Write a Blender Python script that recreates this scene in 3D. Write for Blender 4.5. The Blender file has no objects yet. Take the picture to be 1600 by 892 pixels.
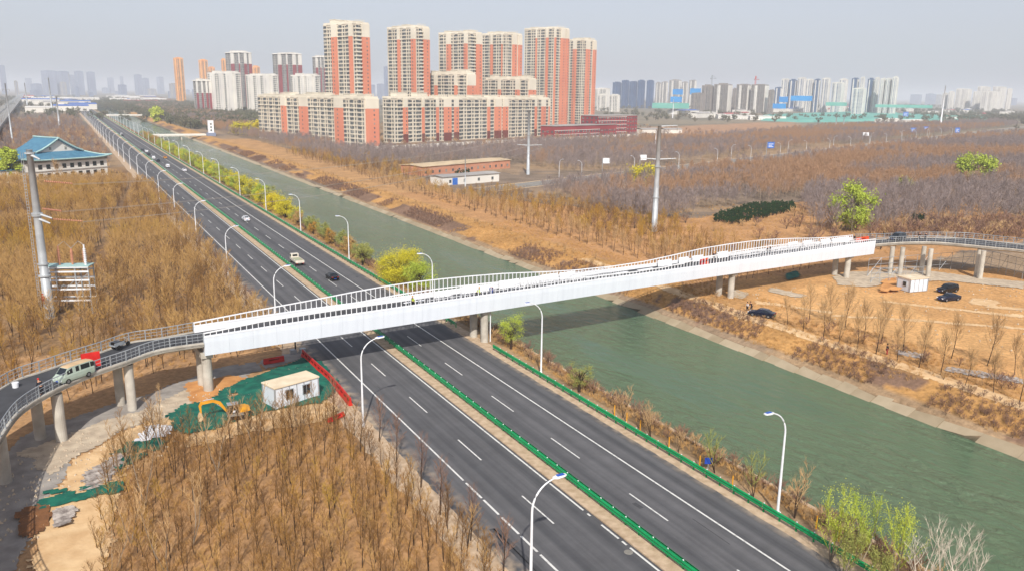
import bpy, math, random
import numpy as np
from math import sin, cos, pi, radians, hypot, atan2
from mathutils import Matrix, Vector

S = bpy.context.scene
COL = S.collection
# ------------------------------------------------------------------ camera
# world frame: +Y runs along the highway, +X across it towards the canal, metres
FPX, PITCH, ROLL, HC, YAW = 1264.4, 0.2327, 0.0125, 38.6165, 0.5029
cd = bpy.data.cameras.new('camera')
cam = bpy.data.objects.new('camera', cd)
COL.objects.link(cam)
cd.sensor_width = 36.0
cd.lens = FPX / 1600 * 36
cd.clip_start = 0.5
cd.clip_end = 60000
cam.location = (0, 0, HC)
cam.rotation_euler = (Matrix.Rotation(-YAW, 3, 'Z') @ Matrix.Rotation(pi / 2 - PITCH, 3, 'X') @ Matrix.Rotation(ROLL, 3, 'Z')).to_euler()
S.camera = cam
# ------------------------------------------------------------------ sky, sun, exposure
SUN_EL = radians(40)
SUN_TO = Vector((-5.6, -11.7, 0)).normalized()
W = bpy.data.worlds.new('World')
S.world = W
W.use_nodes = True
nt = W.node_tree
for n in list(nt.nodes):
    nt.nodes.remove(n)
sky = nt.nodes.new('ShaderNodeTexSky')
sky.sky_type = 'NISHITA'
sky.sun_disc = False
sky.sun_elevation = SUN_EL
sky.sun_rotation = atan2(SUN_TO.x, SUN_TO.y)
sky.altitude = 0
sky.air_density = 1.0
sky.dust_density = 2.0
sky.ozone_density = 2.5
hsv = nt.nodes.new('ShaderNodeHueSaturation')
hsv.inputs['Saturation'].default_value = 0.6
bg = nt.nodes.new('ShaderNodeBackground')
bg.inputs['Strength'].default_value = 0.135
wo = nt.nodes.new('ShaderNodeOutputWorld')
nt.links.new(sky.outputs[0], hsv.inputs['Color'])
tint = nt.nodes.new('ShaderNodeMix'); tint.data_type = 'RGBA'; tint.blend_type = 'MULTIPLY'
tint.inputs['Factor'].default_value = 1; tint.inputs['B'].default_value = (1.0, .965, 1.01, 1)
nt.links.new(hsv.outputs[0], tint.inputs['A'])
veil = nt.nodes.new('ShaderNodeMix'); veil.data_type = 'RGBA'   # even high haze over the whole sky
veil.inputs['Factor'].default_value = .5; veil.inputs['B'].default_value = (4.5, 4.85, 5.45, 1)
nt.links.new(tint.outputs['Result'], veil.inputs['A'])
tc = nt.nodes.new('ShaderNodeTexCoord'); sxyz = nt.nodes.new('ShaderNodeSeparateXYZ'); vr = nt.nodes.new('ShaderNodeMapRange')
vr.inputs[1].default_value = 0.05; vr.inputs[2].default_value = 0.9; vr.inputs[3].default_value = .6; vr.inputs[4].default_value = .12
nt.links.new(tc.outputs['Generated'], sxyz.inputs[0]); nt.links.new(sxyz.outputs[2], vr.inputs[0]); nt.links.new(vr.outputs[0], veil.inputs['Factor'])
nt.links.new(veil.outputs['Result'], bg.inputs[0])
nt.links.new(bg.outputs[0], wo.inputs[0])
sl = bpy.data.lights.new('sun', 'SUN')
sl.energy = 5.0
sl.angle = radians(0.6)
sl.color = (1.0, 0.95, 0.88)
so = bpy.data.objects.new('sun', sl)
COL.objects.link(so)
sdir = Vector((SUN_TO.x * cos(SUN_EL), SUN_TO.y * cos(SUN_EL), sin(SUN_EL)))
so.rotation_euler = sdir.to_track_quat('Z', 'Y').to_euler()
S.view_settings.view_transform = 'Standard'
S.view_settings.look = 'None'
S.view_settings.exposure = 0.0
S.view_settings.gamma = 1
S.cycles.max_bounces = 6
S.cycles.volume_bounces = 1
S.cycles.transparent_max_bounces = 4

# ------------------------------------------------------------------ ground geometry helpers
_cp, _sp, _cr, _sr, _cy, _sy = cos(PITCH), sin(PITCH), cos(ROLL), sin(ROLL), cos(YAW), sin(YAW)
def G(u, v, z=0.0):
    """ground point (road frame) at height z seen in the survey photo grid 1600x892"""
    a, b = u - 800, v - 446
    x = (_cr * a + _sr * b) / FPX
    y = -(-_sr * a + _cr * b) / FPX
    dx, dy, dz = x, _cp + _sp * y, -_sp + _cp * y
    t = (z - HC) / dz
    X, Y = dx * t, dy * t
    return (X * _cy + Y * _sy, -X * _sy + Y * _cy)
def FAR(u, D):
    """point at ground distance D in compass column u (near the horizon)"""
    a = u - 800
    b = -300.0
    x = (_cr * a + _sr * b) / FPX
    y = -(-_sr * a + _cr * b) / FPX
    dx, dy = x, _cp + _sp * y
    k = D / hypot(dx, dy)
    X, Y = dx * k, dy * k
    return (X * _cy + Y * _sy, -X * _sy + Y * _cy)
def HGT(D, v, u):
    """height of something at ground distance D whose top shows at row v, column u"""
    vh = 145 + (u - 800) * 0.0125
    ang = (vh - v) / FPX
    return HC + D * ang * (1 + 0.0)
def near_y(x):
    return 105.8 + (x - 13) * 0.075

# ------------------------------------------------------------------ mesh helpers
RN = random.Random(7)
class MB:
    def __init__(s):
        s.v = []; s.f = []; s.m = []
    def face(s, pts, m=0):
        b = len(s.v); s.v.extend([tuple(p) for p in pts]); s.f.append(tuple(range(b, b + len(pts)))); s.m.append(m)
    def box(s, c, d, rz=0.0, m=0, tilt=None):
        hx, hy, hz = d[0] / 2, d[1] / 2, d[2] / 2
        cr, sr = cos(rz), sin(rz)
        b = len(s.v)
        for z in (-hz, hz):
            for x, y in ((-hx, -hy), (hx, -hy), (hx, hy), (-hx, hy)):
                s.v.append((c[0] + x * cr - y * sr, c[1] + x * sr + y * cr, c[2] + z))
        for q in ((0, 3, 2, 1), (4, 5, 6, 7), (0, 1, 5, 4), (1, 2, 6, 5), (2, 3, 7, 6), (3, 0, 4, 7)):
            s.f.append(tuple(b + i for i in q)); s.m.append(m)
    def bb(s, x0, x1, y0, y1, z0, z1, m=0):
        s.box(((x0 + x1) / 2, (y0 + y1) / 2, (z0 + z1) / 2), (abs(x1 - x0), abs(y1 - y0), abs(z1 - z0)), 0, m)
    def tube(s, pts, rad, n=8, m=0, cap=True):
        pts = [Vector(p) for p in pts]
        if not isinstance(rad, (list, tuple)):
            rad = [rad] * len(pts)
        b = len(s.v)
        for i, p in enumerate(pts):
            d = (pts[min(i + 1, len(pts) - 1)] - pts[max(i - 1, 0)]).normalized()
            up = Vector((0, 0, 1)) if abs(d.z) < 0.9 else Vector((1, 0, 0))
            a = d.cross(up).normalized(); c = d.cross(a)
            for k in range(n):
                t = 2 * pi * k / n
                s.v.append(tuple(p + (a * cos(t) + c * sin(t)) * rad[i]))
        for i in range(len(pts) - 1):
            for k in range(n):
                k2 = (k + 1) % n
                s.f.append((b + i * n + k, b + i * n + k2, b + (i + 1) * n + k2, b + (i + 1) * n + k)); s.m.append(m)
        if cap:
            s.f.append(tuple(b + k for k in range(n))); s.m.append(m)
            s.f.append(tuple(b + (len(pts) - 1) * n + k for k in reversed(range(n)))); s.m.append(m)
    def loft(s, rings, m=0, closed=True, cap=True, mf=None):
        b = len(s.v); n = len(rings[0])
        for r in rings:
            s.v.extend([tuple(p) for p in r])
        for i in range(len(rings) - 1):
            for k in range(n if closed else n - 1):
                k2 = (k + 1) % n
                s.f.append((b + i * n + k, b + i * n + k2, b + (i + 1) * n + k2, b + (i + 1) * n + k))
                s.m.append(mf(i, k) if mf else m)
        if cap:
            s.f.append(tuple(b + k for k in reversed(range(n)))); s.m.append(m)
            s.f.append(tuple(b + (len(rings) - 1) * n + k for k in range(n))); s.m.append(m)
    def prism(s, poly, z0, z1, m=0):
        s.loft([[(x, y, z0) for x, y in poly], [(x, y, z1) for x, y in poly]], m)
    def mesh(s, name, mats, smooth=False):
        me = bpy.data.meshes.new(name)
        me.from_pydata(s.v, [], s.f)
        for m in (mats if isinstance(mats, (list, tuple)) else [mats]):
            me.materials.append(m)
        if any(s.m):
            me.polygons.foreach_set('material_index', s.m)
        if smooth:
            me.polygons.foreach_set('use_smooth', [True] * len(s.f))
        me.update()
        return me
    def build(s, name, mats, parent=None, smooth=False, bevel=0):
        return link(name, s.mesh(name, mats, smooth), parent, bevel)
def link(name, me, parent=None, bevel=0):
    o = bpy.data.objects.new(name, me)
    COL.objects.link(o)
    if parent is not None:
        o.parent = parent
    if bevel:
        b = o.modifiers.new('bevel', 'BEVEL'); b.width = bevel; b.segments = 2; b.limit_method = 'ANGLE'
    return o
def tag(o, label=None, cat=None, group=None, kind=None):
    if label: o['label'] = label
    if cat: o['category'] = cat
    if group: o['group'] = group
    if kind: o['kind'] = kind
    return o
def thing(name, loc, rz, label, cat, group=None):
    o = bpy.data.objects.new(name, None)
    o.empty_display_size = 0.3
    COL.objects.link(o)
    o.location = (loc[0], loc[1], loc[2] if len(loc) > 2 else 0)
    o.rotation_euler = (0, 0, rz)
    return tag(o, label, cat, group)
def kids(o):
    return [c for c in _ALLK.get(o.name, [])]
_ALLK = {}
def index_children():
    _ALLK.clear()
    for c in bpy.data.objects:
        if c.parent: _ALLK.setdefault(c.parent.name, []).append(c)
def copy_tree(o, loc=None, rz=None, label=None, group=None, scale=None, parent=None):
    c = o.copy(); COL.objects.link(c)
    if parent is not None: c.parent = parent
    for ch in kids(o):
        copy_tree(ch, parent=c)
    if loc is not None: c.location = (loc[0], loc[1], loc[2] if len(loc) > 2 else 0)
    if rz is not None: c.rotation_euler = (0, 0, rz)
    if scale is not None: c.scale = (scale,) * 3 if not isinstance(scale, tuple) else scale
    if label: c['label'] = label
    if group: c['group'] = group
    return c
ORD = ['first', 'second', 'third', 'fourth', 'fifth', 'sixth', 'seventh', 'eighth', 'ninth', 'tenth', 'eleventh', 'twelfth',
       'thirteenth', 'fourteenth', 'fifteenth', 'sixteenth', 'seventeenth', 'eighteenth', 'nineteenth', 'twentieth']

# ------------------------------------------------------------------ materials
def lin(c):
    return tuple((x / 255 / 12.92 if x / 255 <= 0.04045 else ((x / 255 + 0.055) / 1.055) ** 2.4) for x in c)
def mat(name, c1, c2=None, rough=0.8, scale=1.0, metal=0.0, bump=0.0, bscale=None, obj_random=False, coord='world', stretch=(1, 1, 1), detail=4, spec=0.3, lo=0.35, hi=0.65, emit=None):
    m = bpy.data.materials.new(name)
    m.use_nodes = True
    t = m.node_tree; N = t.nodes; L = t.links
    bs = N['Principled BSDF']
    bs.inputs['Roughness'].default_value = rough
    bs.inputs['Metallic'].default_value = metal
    bs.inputs['Specular IOR Level'].default_value = spec
    a = lin(c1) + (1,)
    if c2 is None:
        c2 = tuple(max(0, x * 0.9) for x in c1)
    b = lin(c2) + (1,)
    if coord == 'world':
        g = N.new('ShaderNodeNewGeometry'); src = g.outputs['Position']
    else:
        g = N.new('ShaderNodeTexCoord'); src = g.outputs['Object']
    mp = N.new('ShaderNodeMapping'); mp.inputs['Scale'].default_value = stretch
    L.new(src, mp.inputs[0])
    nz = N.new('ShaderNodeTexNoise'); nz.inputs['Scale'].default_value = scale; nz.inputs['Detail'].default_value = detail
    L.new(mp.outputs[0], nz.inputs['Vector'])
    mr = N.new('ShaderNodeMapRange'); mr.inputs['From Min'].default_value = lo; mr.inputs['From Max'].default_value = hi
    L.new(nz.outputs['Fac'], mr.inputs['Value'])
    fac = mr.outputs[0]
    if obj_random:
        oi = N.new('ShaderNodeObjectInfo')
        ad = N.new('ShaderNodeMath'); ad.operation = 'MULTIPLY_ADD'
        L.new(oi.outputs['Random'], ad.inputs[0]); ad.inputs[1].default_value = 0.7
        ml = N.new('ShaderNodeMath'); ml.operation = 'MULTIPLY'; ml.inputs[1].default_value = 0.35
        L.new(fac, ml.inputs[0]); L.new(ml.outputs[0], ad.inputs[2])
        fac = ad.outputs[0]
    mx = N.new('ShaderNodeMix'); mx.data_type = 'RGBA'
    mx.inputs['A'].default_value = a; mx.inputs['B'].default_value = b
    L.new(fac, mx.inputs['Factor'])
    L.new(mx.outputs['Result'], bs.inputs['Base Color'])
    if bump:
        nb = N.new('ShaderNodeTexNoise'); nb.inputs['Scale'].default_value = bscale or scale * 4; nb.inputs['Detail'].default_value = 5
        L.new(mp.outputs[0], nb.inputs['Vector'])
        bp = N.new('ShaderNodeBump'); bp.inputs['Strength'].default_value = 1; bp.inputs['Distance'].default_value = bump
        L.new(nb.outputs['Fac'], bp.inputs['Height']); L.new(bp.outputs[0], bs.inputs['Normal'])
    if emit:
        bs.inputs['Emission Color'].default_value = lin(emit[0]) + (1,); bs.inputs['Emission Strength'].default_value = emit[1]
    return m
M = {}
M['white'] = mat('white_paint', (232, 233, 234), (220, 222, 225), rough=.45, scale=.3)
M['white_panel'] = mat('white_panel', (212, 218, 225), (203, 209, 217), rough=.4, scale=.7, stretch=(2, 2, .15), lo=.4, hi=.8)
M['concrete'] = mat('concrete', (190, 184, 172), (165, 158, 146), scale=.6, bump=.01, bscale=4)
M['conc_dark'] = mat('concrete_weathered', (150, 146, 138), (120, 116, 108), scale=.5, bump=.02)
M['galv'] = mat('galvanised_steel', (170, 175, 178), (150, 155, 160), rough=.45, metal=.3, scale=2)
M['grey_pole'] = mat('grey_pole_steel', (182, 186, 188), (160, 164, 166), rough=.45, metal=.2, scale=.5)
M['asphalt2'] = mat('ramp_asphalt', (72, 73, 76), (58, 59, 62), rough=.9, scale=.4, bump=.01, bscale=8)
M['black'] = mat('black_paint', (14, 15, 18), (10, 11, 13), rough=.25, spec=.5)
M['rubber'] = mat('rubber', (22, 22, 22), (30, 29, 28), rough=.9)
M['glass'] = mat('dark_glass', (22, 28, 34), (30, 38, 44), rough=.12, spec=.6)
M['rim'] = mat('wheel_rim', (150, 152, 155), rough=.35, metal=.6)
M['red'] = mat('red_plastic', (205, 42, 34), (180, 32, 28), rough=.5)
M['orange'] = mat('orange_plastic', (228, 84, 32), (210, 70, 28), rough=.5)
M['yellow'] = mat('yellow_paint', (222, 158, 44), (200, 138, 36), rough=.5)
M['tan_verge'] = mat('pale_sandy_verge', (196, 172, 144), (170, 146, 118), rough=.95, scale=1.2, bump=.02)
M['green_rail'] = mat('green_guardrail', (16, 148, 86), (12, 128, 74), rough=.45, scale=.5)
M['green_net'] = mat('green_debris_net', (14, 82, 70), (24, 108, 88), rough=.9, scale=.8, bump=.05, bscale=1.5)
M['skin'] = mat('skin', (200, 150, 120))
M['dark_cloth'] = mat('dark_cloth', (32, 32, 40))
M['blue_cloth'] = mat('blue_cloth', (40, 80, 160))
M['blue_top'] = mat('blue_panel', (40, 92, 190), (34, 80, 170), rough=.3)
M['lamp_white'] = mat('lamp_paint', (226, 228, 230), (212, 214, 216), rough=.4)
M['headlight'] = mat('headlight', (230, 235, 240), rough=.1)
M['taillight'] = mat('taillight', (170, 16, 16), rough=.2)
M['plate_blue'] = mat('plate_blue', (30, 70, 170))
M['plate_green'] = mat('plate_green', (90, 200, 140))
# ------------------------------------------------------------------ ground sheet
def nz2(x, y, seed=0, sc=1.0, oct=4):
    """cheap value noise, vectorised"""
    r = np.random.RandomState(seed); tab = r.rand(64, 64)
    out = np.zeros_like(x, float); amp = 1; tot = 0
    for o in range(oct):
        xx = x / sc * 2 ** o + o * 13.7; yy = y / sc * 2 ** o + o * 7.1
        xi = np.floor(xx).astype(int); yi = np.floor(yy).astype(int); fx = xx - xi; fy = yy - yi
        fx = fx * fx * (3 - 2 * fx); fy = fy * fy * (3 - 2 * fy)
        a = tab[xi % 64, yi % 64]; b = tab[(xi + 1) % 64, yi % 64]; c = tab[xi % 64, (yi + 1) % 64]; d = tab[(xi + 1) % 64, (yi + 1) % 64]
        out += amp * ((a * (1 - fx) + b * fx) * (1 - fy) + (c * (1 - fx) + d * fx) * fy); tot += amp; amp *= .5
    return out / tot
def inpoly(x, y, poly):
    x = np.asarray(x, float); y = np.asarray(y, float)
    r = np.zeros(x.shape, bool); n = len(poly)
    for i in range(n):
        x1, y1 = poly[i]; x2, y2 = poly[(i + 1) % n]
        if y1 == y2: continue
        c = ((y1 > y) != (y2 > y)) & (x < (x2 - x1) * (y - y1) / (y2 - y1) + x1)
        r ^= c
    return r
def PX(*p, z=0.0):
    return [G(u, v, z) for u, v in p]
BANK_Z = [(-1e6, 0), (57.5, 0), (60, -.5), (64.2, -2.7), (66.5, -4.5), (93, -4.5), (96.0, -3.15), (98.8, -1.9), (101.5, -1.2), (105, -.1), (107, 0), (1e7, 0)]
bx = np.array([b[0] for b in BANK_Z]); bz = np.array([b[1] for b in BANK_Z])
def gz(x, y):
    x = np.asarray(x, float); y = np.asarray(y, float)
    z = np.interp(x, bx, bz)
    off = ((x < 22) | (x > 106.5)) & (hypot_(x, y) < 3000)
    bank = (x > 99.5) & (x < 106.5)
    n = (nz2(x + 500, y + 500, 3, 9) - .5) * .5 + (nz2(x + 500, y + 500, 4, 2.5, 2) - .5) * .2
    return z + np.where(off, n * .7 - .05, 0) + np.where(bank, n * .8, 0)
def hypot_(x, y): return np.sqrt(x * x + y * y)
def gz1(x, y): return float(gz(np.array([x]), np.array([y]))[0])
def axis(lo, hi, a, b, step, g=1.12):
    m = list(np.arange(lo, hi + .01, step)); s = step; v = hi
    while v < b: s *= g; v += s; m.append(v)
    s = step; v = lo; l = []
    while v > a: s *= g; v -= s; l.append(v)
    return np.array(l[::-1] + m)
xs = axis(-70, 260, -16000, 26000, 1.0, 1.05); ys = axis(18, 300, -3000, 26000, 1.0, 1.045)
extra = np.array([b[0] for b in BANK_Z[1:-1]])
xs = np.unique(np.concatenate([xs, extra]))
XX, YY = np.meshgrid(xs, ys, indexing='ij')
ZZ = gz(XX, YY)
ZZ[(XX > 26.8) & (XX < 57)] = -0.12
ZZ[(XX > 57) & (XX < 57.6)] = 0
colr = np.zeros(XX.shape + (3,)); 
def setc(mask, c, soft=None):
    colr[mask] = lin(c)
wx = XX + (nz2(XX + 900, YY + 900, 11, 6) - .5) * 5; wy = YY + (nz2(XX + 900, YY + 900, 12, 6) - .5) * 5
def zone(poly, c, k=None):
    m = inpoly(wx, wy, poly)
    if k is not None: m &= (nz2(XX + 900, YY + 900, k, 10) > .5)
    setc(m, c)
setc(XX > -1e9, (150, 128, 104))
nn = nz2(XX + 40000, YY + 40000, 21, 60)
setc(nn > .55, (158, 132, 102)); setc(nn < .42, (130, 114, 98))
far_ = hypot_(XX, YY) > 900
setc(far_ & (nn > .5), (140, 128, 108)); setc(far_ & (nn <= .5), (122, 116, 100))
# left plantation floor
setc((XX < 27) & (YY < 460), (150, 120, 86)); m = (XX < 27) & (YY < 460) & (nz2(XX + 900, YY + 900, 5, 14) > .55); setc(m, (132, 104, 76))
zone(PX((0, 560), (500, 540), (560, 700), (800, 892), (820, 1100), (-300, 1100), (-300, 650)), (178, 140, 100))
zone(PX((160, 690), (520, 660), (620, 740), (780, 892), (800, 1100), (150, 1100)), (168, 130, 90))
# east side of the canal
setc((XX > 99.5) & (XX < 112) & (YY < 1500), (184, 140, 86))
m = (XX > 98.5) & (XX < 105) & (nz2(XX + 900, YY + 900, 31, 11) > .5) & (YY < 1500); setc(m, (128, 102, 84))
setc((XX >= 112) & (XX < 135) & (YY < 700), (180, 140, 96))
zone([(120, 118), (140, 117), (250, 130), (330, 200), (240, 215), (175, 200), (150, 250), (130, 300), (112, 300), (112, 125)], (182, 138, 94))
zone([(107, 20), (107, 122), (125, 126), (165, 119), (190, 108), (200, 60), (200, 20)], (196, 150, 98))
zone(PX((1240, 450), (1330, 440), (1420, 480), (1500, 520), (1600, 520), (1600, 560), (1400, 530), (1260, 500)), (206, 160, 106))
zone(PX((1000, 200), (1240, 190), (1260, 205), (1080, 216)), (170, 134, 104))
setc((XX > 62.2) & (XX < 97) , (60, 66, 50))
setc((XX > 96) & (XX < 97.6) & (YY < 1500), (96, 84, 66))
m = (XX > 57.4) & (XX < 64.5); setc(m, (160, 130, 92)); m &= nz2(XX + 900, YY + 900, 8, 5) > .55; setc(m, (130, 106, 76))
n_x, n_y = XX.shape
vv = np.stack([XX, YY, ZZ], -1).reshape(-1, 3)
ii = np.arange(n_x * n_y).reshape(n_x, n_y)
ff = np.stack([ii[:-1, :-1], ii[1:, :-1], ii[1:, 1:], ii[:-1, 1:]], -1).reshape(-1, 4)
gm = bpy.data.meshes.new('ground')
gm.vertices.add(len(vv)); gm.vertices.foreach_set('co', vv.ravel())
gm.loops.add(ff.size); gm.loops.foreach_set('vertex_index', ff.ravel().astype(np.int32))
gm.polygons.add(len(ff)); gm.polygons.foreach_set('loop_start', np.arange(0, ff.size, 4, dtype=np.int32)); gm.polygons.foreach_set('loop_total', np.full(len(ff), 4, np.int32))
gm.polygons.foreach_set('use_smooth', np.ones(len(ff), bool))
gm.update(); gm.validate()
ca = gm.color_attributes.new('soil', 'FLOAT_COLOR', 'POINT')
ca.data.foreach_set('color', np.concatenate([colr.reshape(-1, 3), np.ones((len(vv), 1))], 1).ravel().astype(np.float32))
def ground_material():
    m = bpy.data.materials.new('dry_soil_and_grass'); m.use_nodes = True
    t = m.node_tree; N = t.nodes; L = t.links; bs = N['Principled BSDF']; bs.inputs['Roughness'].default_value = .95; bs.inputs['Specular IOR Level'].default_value = .1
    at = N.new('ShaderNodeAttribute'); at.attribute_name = 'soil'
    g = N.new('ShaderNodeNewGeometry')
    n1 = N.new('ShaderNodeTexNoise'); n1.inputs['Scale'].default_value = 1.3; n1.inputs['Detail'].default_value = 8; n1.inputs['Roughness'].default_value = .7
    n2 = N.new('ShaderNodeTexNoise'); n2.inputs['Scale'].default_value = .12; n2.inputs['Detail'].default_value = 6
    L.new(g.outputs['Position'], n1.inputs['Vector']); L.new(g.outputs['Position'], n2.inputs['Vector'])
    r1 = N.new('ShaderNodeMapRange'); r1.inputs[1].default_value = .3; r1.inputs[2].default_value = .7; r1.inputs[3].default_value = .62; r1.inputs[4].default_value = 1.3
    r2 = N.new('ShaderNodeMapRange'); r2.inputs[1].default_value = .3; r2.inputs[2].default_value = .7; r2.inputs[3].default_value = .78; r2.inputs[4].default_value = 1.2
    L.new(n1.outputs['Fac'], r1.inputs[0]); L.new(n2.outputs['Fac'], r2.inputs[0])
    mu = N.new('ShaderNodeMath'); mu.operation = 'MULTIPLY'; L.new(r1.outputs[0], mu.inputs[0]); L.new(r2.outputs[0], mu.inputs[1])
    vm = N.new('ShaderNodeVectorMath'); vm.operation = 'SCALE'; L.new(at.outputs['Color'], vm.inputs[0]); L.new(mu.outputs[0], vm.inputs['Scale'])
    L.new(vm.outputs[0], bs.inputs['Base Color'])
    bp = N.new('ShaderNodeBump'); bp.inputs['Distance'].default_value = .12; bp.inputs['Strength'].default_value = .8
    L.new(n1.outputs['Fac'], bp.inputs['Height']); L.new(bp.outputs[0], bs.inputs['Normal'])
    return m
gm.materials.append(ground_material())
tag(link('ground', gm), kind='structure')

# ------------------------------------------------------------------ canal water
def water_material():
    m = bpy.data.materials.new('canal_water'); m.use_nodes = True
    t = m.node_tree; N = t.nodes; L = t.links; bs = N['Principled BSDF']
    bs.inputs['Roughness'].default_value = .1; bs.inputs['IOR'].default_value = 1.33; bs.inputs['Specular IOR Level'].default_value = .5
    g = N.new('ShaderNodeNewGeometry')
    n0 = N.new('ShaderNodeTexNoise'); n0.inputs['Scale'].default_value = .05; n0.inputs['Detail'].default_value = 5
    mp0 = N.new('ShaderNodeMapping'); mp0.inputs['Scale'].default_value = (2.5, .6, 1); L.new(g.outputs['Position'], mp0.inputs[0]); L.new(mp0.outputs[0], n0.inputs['Vector'])
    mx = N.new('ShaderNodeMix'); mx.data_type = 'RGBA'; mx.inputs['A'].default_value = lin((78, 102, 74)) + (1,); mx.inputs['B'].default_value = lin((94, 116, 88)) + (1,)
    mr = N.new('ShaderNodeMapRange'); mr.inputs[1].default_value = .35; mr.inputs[2].default_value = .65; L.new(n0.outputs['Fac'], mr.inputs[0]); L.new(mr.outputs[0], mx.inputs['Factor'])
    L.new(mx.outputs['Result'], bs.inputs['Base Color'])
    mp = N.new('ShaderNodeMapping'); mp.inputs['Scale'].default_value = (1, .45, 1); mp.inputs['Rotation'].default_value = (0, 0, .5)
    L.new(g.outputs['Position'], mp.inputs[0])
    n1 = N.new('ShaderNodeTexNoise'); n1.inputs['Scale'].default_value = .75; n1.inputs['Detail'].default_value = 7; n1.inputs['Roughness'].default_value = .6
    n1.inputs['Distortion'].default_value = .4
    L.new(mp.outputs[0], n1.inputs['Vector'])
    bp = N.new('ShaderNodeBump'); bp.inputs['Distance'].default_value = 1.5; bp.inputs['Strength'].default_value = .9
    sr = N.new('ShaderNodeMapRange'); sr.inputs[1].default_value = .38; sr.inputs[2].default_value = .62; sr.inputs[3].default_value = .25; sr.inputs[4].default_value = 1; L.new(n0.outputs['Fac'], sr.inputs[0]); L.new(sr.outputs[0], bp.inputs['Strength'])
    L.new(n1.outputs['Fac'], bp.inputs['Height']); L.new(bp.outputs[0], bs.inputs['Normal'])
    return m
mb = MB(); mb.face([(62, -400, -3), (97, -400, -3), (97, 1600, -3), (62, 1600, -3)])
tag(mb.build('canal_water', water_material()), kind='structure')
# concrete revetment slabs along the east waterline and a lip along the west one
M['slab'] = mat('revetment_concrete', (176, 160, 134), (146, 130, 104), scale=.5, bump=.03, obj_random=True)
rev = tag(link('revetment', None), kind='structure')
rr = random.Random(3); y = 20.0; k = 0
rest = MB()
while y < 900:
    ln = rr.uniform(2.2, 5.6) if y < 330 else 10
    a = rr.uniform(-.25, .25); d = rr.uniform(0, .5); zt = rr.uniform(-.06, .06); w1 = rr.uniform(-.35, .25); w2 = rr.uniform(-.3, .3)
    pts = lambda z: [(96.0 + a, y + .03, -3.2 + z), (97.75 + w1 + a, y + .03, -2.35 + z + zt + w1 * .4), (97.75 + w1 * .4 + w2, y + ln - .03, -2.35 + z + zt * .5 + w2 * .4), (96.0 + a * .6, y + ln - .03, -3.2 + z)]
    if rr.random() > .07 or y > 330:
        P = pts(0.1); Q = [(p[0], p[1], p[2] - .35) for p in P]
        tgt = MB() if y < 330 else rest
        tgt.loft([Q, P])
        if y < 330: tgt.build('slab', M['slab'], rev)
    y += ln; k += 1
tag(rest.build('slab_row', M['slab'], rev), kind='stuff')
mb = MB()
for i in range(60):
    y0 = 20 + i * 12; mb.bb(62.7, 63.2, y0 + .05, y0 + 11.95, -2.6, -1.75)
tag(mb.build('bank_edging', M['tan_verge']), kind='structure')

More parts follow.
